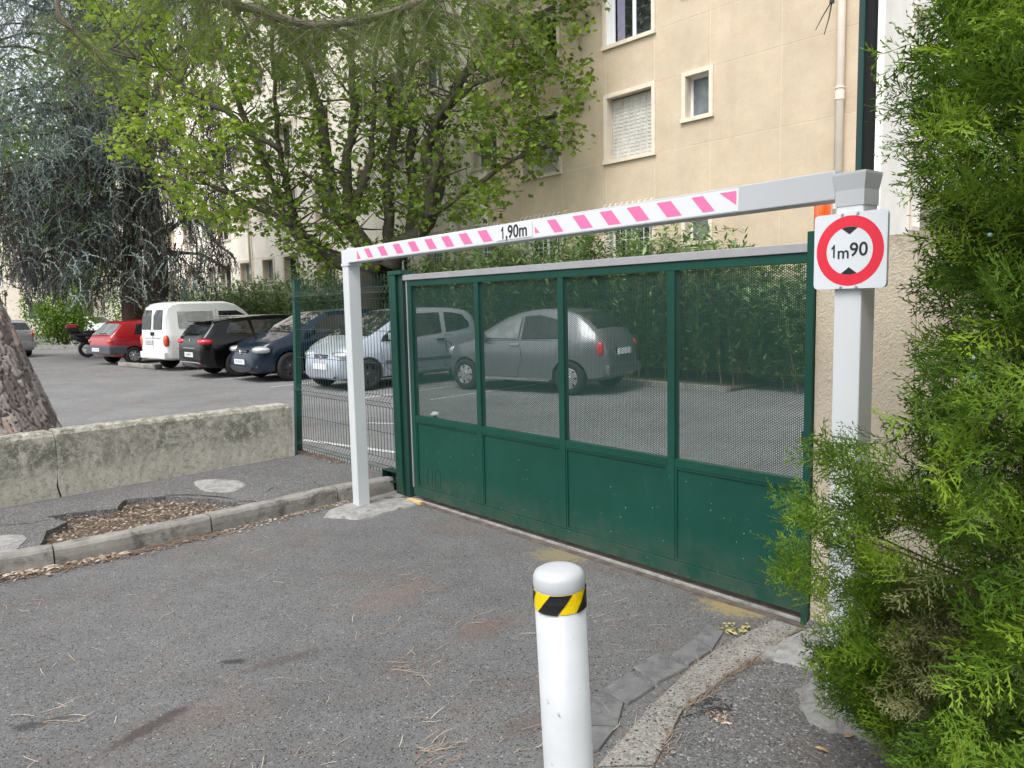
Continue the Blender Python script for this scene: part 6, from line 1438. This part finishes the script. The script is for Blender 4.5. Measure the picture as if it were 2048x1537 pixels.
low_poly = [(1615, 880), (1640, 900), (1690, 860), (1700, 900), (1730, 850), (1790, 890), (1860, 930), (1900, 1080), (1960, 1250), (1960, 1400), (1900, 1600), (1790, 1560), (1800, 1450), (1755, 1440), (1720, 1380), (1650, 1350), (1640, 1300), (1690, 1230), (1590, 1200), (1555, 1150), (1540, 1100), (1555, 1060), (1545, 1010), (1555, 960), (1600, 950)]
def juniper(poly, n, Y0, Y1, seed, root_px, up, thr=-9, s0=.75, s1=1.25, dark=0, sc=90, mat='juniper_leaf', mult=4, name='foliage'):
    px, py, yy, g = crown_points(poly, n, sc, seed, thr, 0, 1); Y = Y0+yy*(Y1-Y0); c = rays(px, py, Y); r_ = np.random.default_rng(seed+5)
    rt_ = np.stack([np.full(len(c), root_px[0]), np.full(len(c), root_px[1]), c[:, 2]-up], 1); d = c-rt_; d /= np.linalg.norm(d, axis=1, keepdims=True); d += r_.normal(size=d.shape)*.33; d /= np.linalg.norm(d, axis=1, keepdims=True)
    view = CC[None]-c; view /= np.linalg.norm(view, axis=1, keepdims=True); upv = view*.5+r_.normal(size=d.shape)*.55+np.array([0, 0, .35])
    F_ = frames(d, upv); s_ = r_.uniform(s0, s1, len(c)); pos = c-d*(.10*s_)[:, None]
    rn = np.clip(.42+g*.12+r_.normal(size=len(c))*.2+dark, 0, 1); k = r_.integers(0, 4, len(c))
    for q in range(4):
        mk_ = k == q
        if mk_.any(): foliage(name, SPR[q][0], SPR[q][1], pos[mk_], F_[mk_], s_[mk_], mat, jr, rn[mk_])
    return c, d
c5, d5 = juniper([(1640, 1290), (1760, 1290), (1790, 1440), (1650, 1420)], 60, 2.05, 2.35, 48, (1.75, 2.2), .2, s0=.7, s1=1.1, dark=.1)
c1, d1 = juniper([(x+22, y) for x, y in main_poly], 1750, 1.55, 2.45, 41, (2.35, 2.4), .12, s0=.9, s1=1.6)
c2, d2 = juniper([(x+70, y) for x, y in main_poly], 720, 1.3, 1.9, 42, (2.2, 2.3), .12, thr=.2, s0=.9, s1=1.5, dark=.12)
c3, d3 = juniper(low_poly, 330, 1.85, 2.4, 43, (1.75, 2.2), .35, s0=.75, s1=1.35, dark=.15, thr=-.45, sc=130)
c4, d4 = juniper([(1640, 1200), (1760, 1150), (1850, 1230), (1880, 1450), (1800, 1500), (1740, 1450), (1640, 1360)], 230, 1.95, 2.3, 47, (1.75, 2.2), .25, s0=.75, s1=1.3, dark=.1)
c4, d4 = juniper([(1780, 1150), (1950, 1180), (2000, 1400), (1900, 1500), (1780, 1420)], 170, 1.8, 2.1, 44, (1.75, 2.2), .1, mat='juniper_dry', name='dry_foliage')
tm = MB(); rr7 = random.Random(77)
limb('trunk', [np.array([2.25, 2.35, 0]), np.array([2.2, 2.35, .7]), np.array([2.25, 2.4, 1.6]), np.array([2.3, 2.4, 3.0])], .06, .03, 'reddish_bark', jr, 5, .02, 8)
for c_ in list(c1[::22])+list(c3[::45]):
    b_ = np.array([2.2, 2.35, max(.2, c_[2]-rr7.uniform(.2, .6))]); md = (b_+c_)/2+np.array([0, 0, -.03]); tm.tube(wobble([b_, md, c_], .008, rr7.randint(0, 9999), 3), [.006, .005, .0045, .004, .0035, .003, .002], 5, caps=False)
tm.build('twigs', 'brown_twig', jr)['kind'] = 'stuff'
mb = MB()
for px_, py_ in [(1948, 717), (1962, 745), (1950, 755), (1957, 762), (1938, 1050), (1980, 470)]:
    p = PY(px_, py_, 1.5); mb2 = MB(); mb2.lathe(p, [(.0, -.0045), (.0035, -.003), (.0048, 0), (.0035, .003), (0, .0045)], 8); mb2.build('berry', 'berry_blue', jr, smooth=True)

# ------------------------------------------------------------ litter
def prism(): return np.array([[-.5, 0, 0], [0, .5, 0], [.5, 0, 0], [0, -.5, 0], [0, 0, .35]], float), np.array([[0, 3, 4], [3, 2, 4], [2, 1, 4], [1, 0, 4]])
CV, CT = prism()
BV = np.array([[0, -.5, 0], [0, .5, 0], [.33, .5, .06], [.33, -.5, .06], [.66, .5, .05], [.66, -.5, .05], [1, 0, 0]], float); BT = np.array([[0, 3, 2], [0, 2, 1], [3, 5, 4], [3, 4, 2], [5, 6, 4]])
def chips(name, xy, z, s0, s1, mat, seed, parent=None, flat=.5, rlo=0, rhi=1):
    r_ = np.random.default_rng(seed); n = len(xy); a = r_.uniform(0, 6.28, n); F_ = frames(np.stack([np.cos(a), np.sin(a), r_.normal(size=n)*.25], 1), np.tile([0, 0, 1.], (n, 1))+r_.normal(size=(n, 3))*.25)
    tm_ = CV*np.array([1, .55, flat]); o = foliage(name, tm_, CT, np.c_[xy, np.full(n, z) if np.isscalar(z) else z], F_, r_.uniform(s0, s1, n), mat, parent, r_.uniform(rlo, rhi, n)); return o
def needles(name, xy, z, l0, l1, wd, mat, seed, parent=None, rlo=0, rhi=1, ang_=None):
    r_ = np.random.default_rng(seed); n = len(xy); a = r_.uniform(0, 6.28, n) if ang_ is None else ang_+r_.normal(size=n)*.5; ln = r_.uniform(l0, l1, n)
    F_ = frames(np.stack([np.cos(a), np.sin(a), r_.normal(size=n)*.06], 1), np.tile([0, 0, 1.], (n, 1))+r_.normal(size=(n, 3))*.1); tm_ = BV.copy(); n2 = len(tm_)
    V = np.einsum('nvi,nij->nvj', np.stack([tm_[None, :, 0]*ln[:, None], tm_[None, :, 1]*wd+np.sin(tm_[None, :, 0]*3.1)*r_.normal(size=(n, 1))*.07*ln[:, None], tm_[None, :, 2]*ln[:, None]*.6], 2), F_)+np.c_[xy, np.full(n, z)][:, None]
    T = (BT[None]+(np.arange(n)*n2)[:, None, None]).reshape(-1, 3); o = npmesh(name, V.reshape(-1, 3), T, mat, parent, np.clip(np.repeat(r_.uniform(rlo, rhi, n), n2), 0, 1)); o['kind'] = 'stuff'; return o
def inworld(poly, n, seed, z=0.):
    poly = np.array([p[:2] for p in poly]); r_ = np.random.default_rng(seed); P = r_.uniform(poly.min(0), poly.max(0), (n*4, 2)); return P[inpoly(P[:, 0], P[:, 1], [tuple(p) for p in poly])][:n]
hp = [hs_[3]]+jag+[he_[3]]+[inner[i] for i in range(he_[1], hs_[1], -1)]
hx = inworld(hp, 1500, 1); chips('bark_litter', hx, np.random.default_rng(3).uniform(.05, .085, len(hx)), .008, .042, 'litter', 5, rlo=.15)
hx = inworld(hp, 700, 2); needles('dry_needles', hx, .082, .05, .13, .003, 'litter', 6, rlo=0, rhi=.6)
# gutter
def along(line, n, w0, w1, seed, z, dens=None):
    r_ = np.random.default_rng(seed); t = r_.random(n)*(len(line)-1); i = t.astype(int); i = np.clip(i, 0, len(line)-2); L = np.array(line); a = L[i]; b = L[i+1]; d = b-a; d /= np.linalg.norm(d, axis=1, keepdims=True); q = a+(b-a)*(t-i)[:, None]+np.stack([d[:, 1], -d[:, 0]], 1)*(w0+np.abs(r_.normal(size=n))*w1)[:, None]; return q
KBv = [k for k in KB[1:]]
chips('gutter_litter', along(KBv, 1500, 0, .065, 1, 0), .006, .008, .034, 'litter', 11)
chips('gutter_leaves', along(KBv[:4], 130, 0, .05, 7, 0), .016, .03, .07, 'litter', 19, rlo=.3)
chips('gutter_grit', along(KBv[4:], 700, 0, .035, 2, 0), .004, .006, .02, 'grit_mat', 12)
needles('gutter_needles', along(KBv[:5], 900, .0, .07, 3, 0), .010, .06, .14, .0028, 'litter', 13, rlo=.2, rhi=.7, ang_=.75)
# right gutter between kerb and setts
chips('gutter_litter', along([p for p in outer[::-1]], 1300, -.0, .035, 21, 0), .013, .006, .022, 'litter', 22)
chips('hole_litter', np.array(Pz(1440, 1452)[:2])[None]+np.random.default_rng(9).normal(size=(90, 2))*.022, .031, .006, .022, 'litter', 27)
chips('hole_grit', np.array(Pz(1425, 1430)[:2])[None]+np.random.default_rng(8).normal(size=(160, 2))*.035, .031, .008, .024, 'crumb_mat', 28)
needles('gutter_needles', along([p for p in outer[::-1]], 420, -.005, .025, 23, 0), .014, .03, .10, .0022, 'litter', 24, rlo=.1, rhi=.8, ang_=.9)
needles('kerb_needles', along([p for p in innr[::-1]], 320, -.01, .02, 25, 0), .036, .03, .10, .002, 'litter', 26, rlo=.1, rhi=.8, ang_=.9)
fb = [P0[:2]+fnn[:2]*.02, P0[:2]+fd_[:2]*.9]; chips('fence_litter', along(fb, 260, -.04, .04, 31, 0), .118, .01, .035, 'litter', 32)
needles('fence_needles', along(fb, 260, -.05, .05, 33, 0), .122, .05, .12, .003, 'litter', 34, rlo=.0, rhi=.5)
# road needles, sampled over the road
r_ = np.random.default_rng(51); px = r_.uniform(-60, 1500, 900); py = r_.uniform(1010, 1560, 900); W3 = np.array([Pz(a, b)[:2] for a, b in zip(px, py)])
K_ = np.array(KB); ok = np.array([((w-GL[:2])@GN[:2] < -.1) and (w[1] < np.interp(w[0], K_[:, 0], K_[:, 1])-.12) and (w[0] < .3 or w[1] > np.interp(w[0], [o_[0] for o_ in outer[::-1]], [o_[1] for o_ in outer[::-1]])+.12) for w in W3])
W3 = W3[ok]; dn = gap_noise(W3[:, 0]*100, W3[:, 1]*100, 60, 9); W3 = W3[dn > -.1][:110]
needles('pine_needles', W3, .006, .06, .14, .0021, 'road_needle', 52)
cl = np.concatenate([np.array(Pz(a, b)[:2])[None]+r_.normal(size=(k, 2))*sd_ for a, b, k, sd_ in [(800, 1165, 14, .1), (840, 1175, 8, .06), (740, 1270, 6, .06), (830, 1330, 16, .07), (940, 1245, 8, .07), (850, 1510, 22, .05), (660, 1205, 6, .06), (90, 1445, 8, .05), (1030, 1480, 8, .08), (1230, 1240, 8, .06)]])
needles('pine_needles', cl, .007, .06, .13, .0024, 'road_needle', 53, rlo=0, rhi=.7, ang_=.35)
# lot: reddish needle drift around the parking block
dx = np.array(Pz(240, 742)[:2])[None]+r_.normal(size=(900, 2))*np.array([1.5, .9]); needles('needle_drift', dx, .004, .08, .16, .008, 'litter', 54)
# walk grit
gx = inworld([p for p in walk_poly], 500, 61); chips('pavement_grit', gx, .114, .004, .012, 'grit_mat', 62, rlo=.5)
gx = inworld([z3(p, 0) for p in innr[:5]]+[np.array([1.3, 2.2, 0]), G(3.9, -.1, 0)], 420, 63); chips('pavement_grit', gx, .03, .004, .011, 'grit_mat', 64, rlo=.3)
# single leaves
def leaf(px_, py_, z, L, ang_, mat, label):
    p = Pz(px_, py_, z+.004); mb = MB(); a = np.array([math.cos(ang_), math.sin(ang_), 0]); b = np.array([-a[1], a[0], 0]); vs = [p-a*L/2, p-a*L*.2+b*L*.2+UP*.006, p+a*L*.2+b*L*.17+UP*.004, p+a*L/2, p+a*L*.2-b*L*.17+UP*.006, p-a*L*.2-b*L*.2+UP*.003, p+UP*.001]
    mb.add(vs, [(6, 1, 0), (6, 2, 1), (6, 3, 2), (6, 4, 3), (6, 5, 4), (6, 0, 5)]); o = mb.build('fallen_leaf', mat); tag(o, label, 'leaf')
leaf(1643, 1500, .03, .05, 2.4, 'dry_leaf', 'single tan dry leaf on the dark pavement at the bottom right')
leaf(368, 1078, .0, .10, .6, 'pale_leaf', 'pale yellow green leaf lying in the gutter by the left kerb')
leaf(1700, 1472, .03, .05, .2, 'dry_leaf', 'brown dry leaf at the edge of the white cement footing')
yl = np.array(Pz(1475, 1264)[:2])[None]+r_.normal(size=(46, 2))*np.array([.055, .03]); n = len(yl); foliage('leaf_litter', L_OVAL, T_OVAL, np.c_[yl, r_.uniform(.006, .02, n)], frames(np.c_[r_.normal(size=(n, 2)), r_.normal(size=n)*.2], np.tile([0, 0, 1.], (n, 1))+r_.normal(size=(n, 3))*.3), r_.uniform(.018, .035, n), 'yellow_leaf', None, r_.uniform(.7, 1, n))
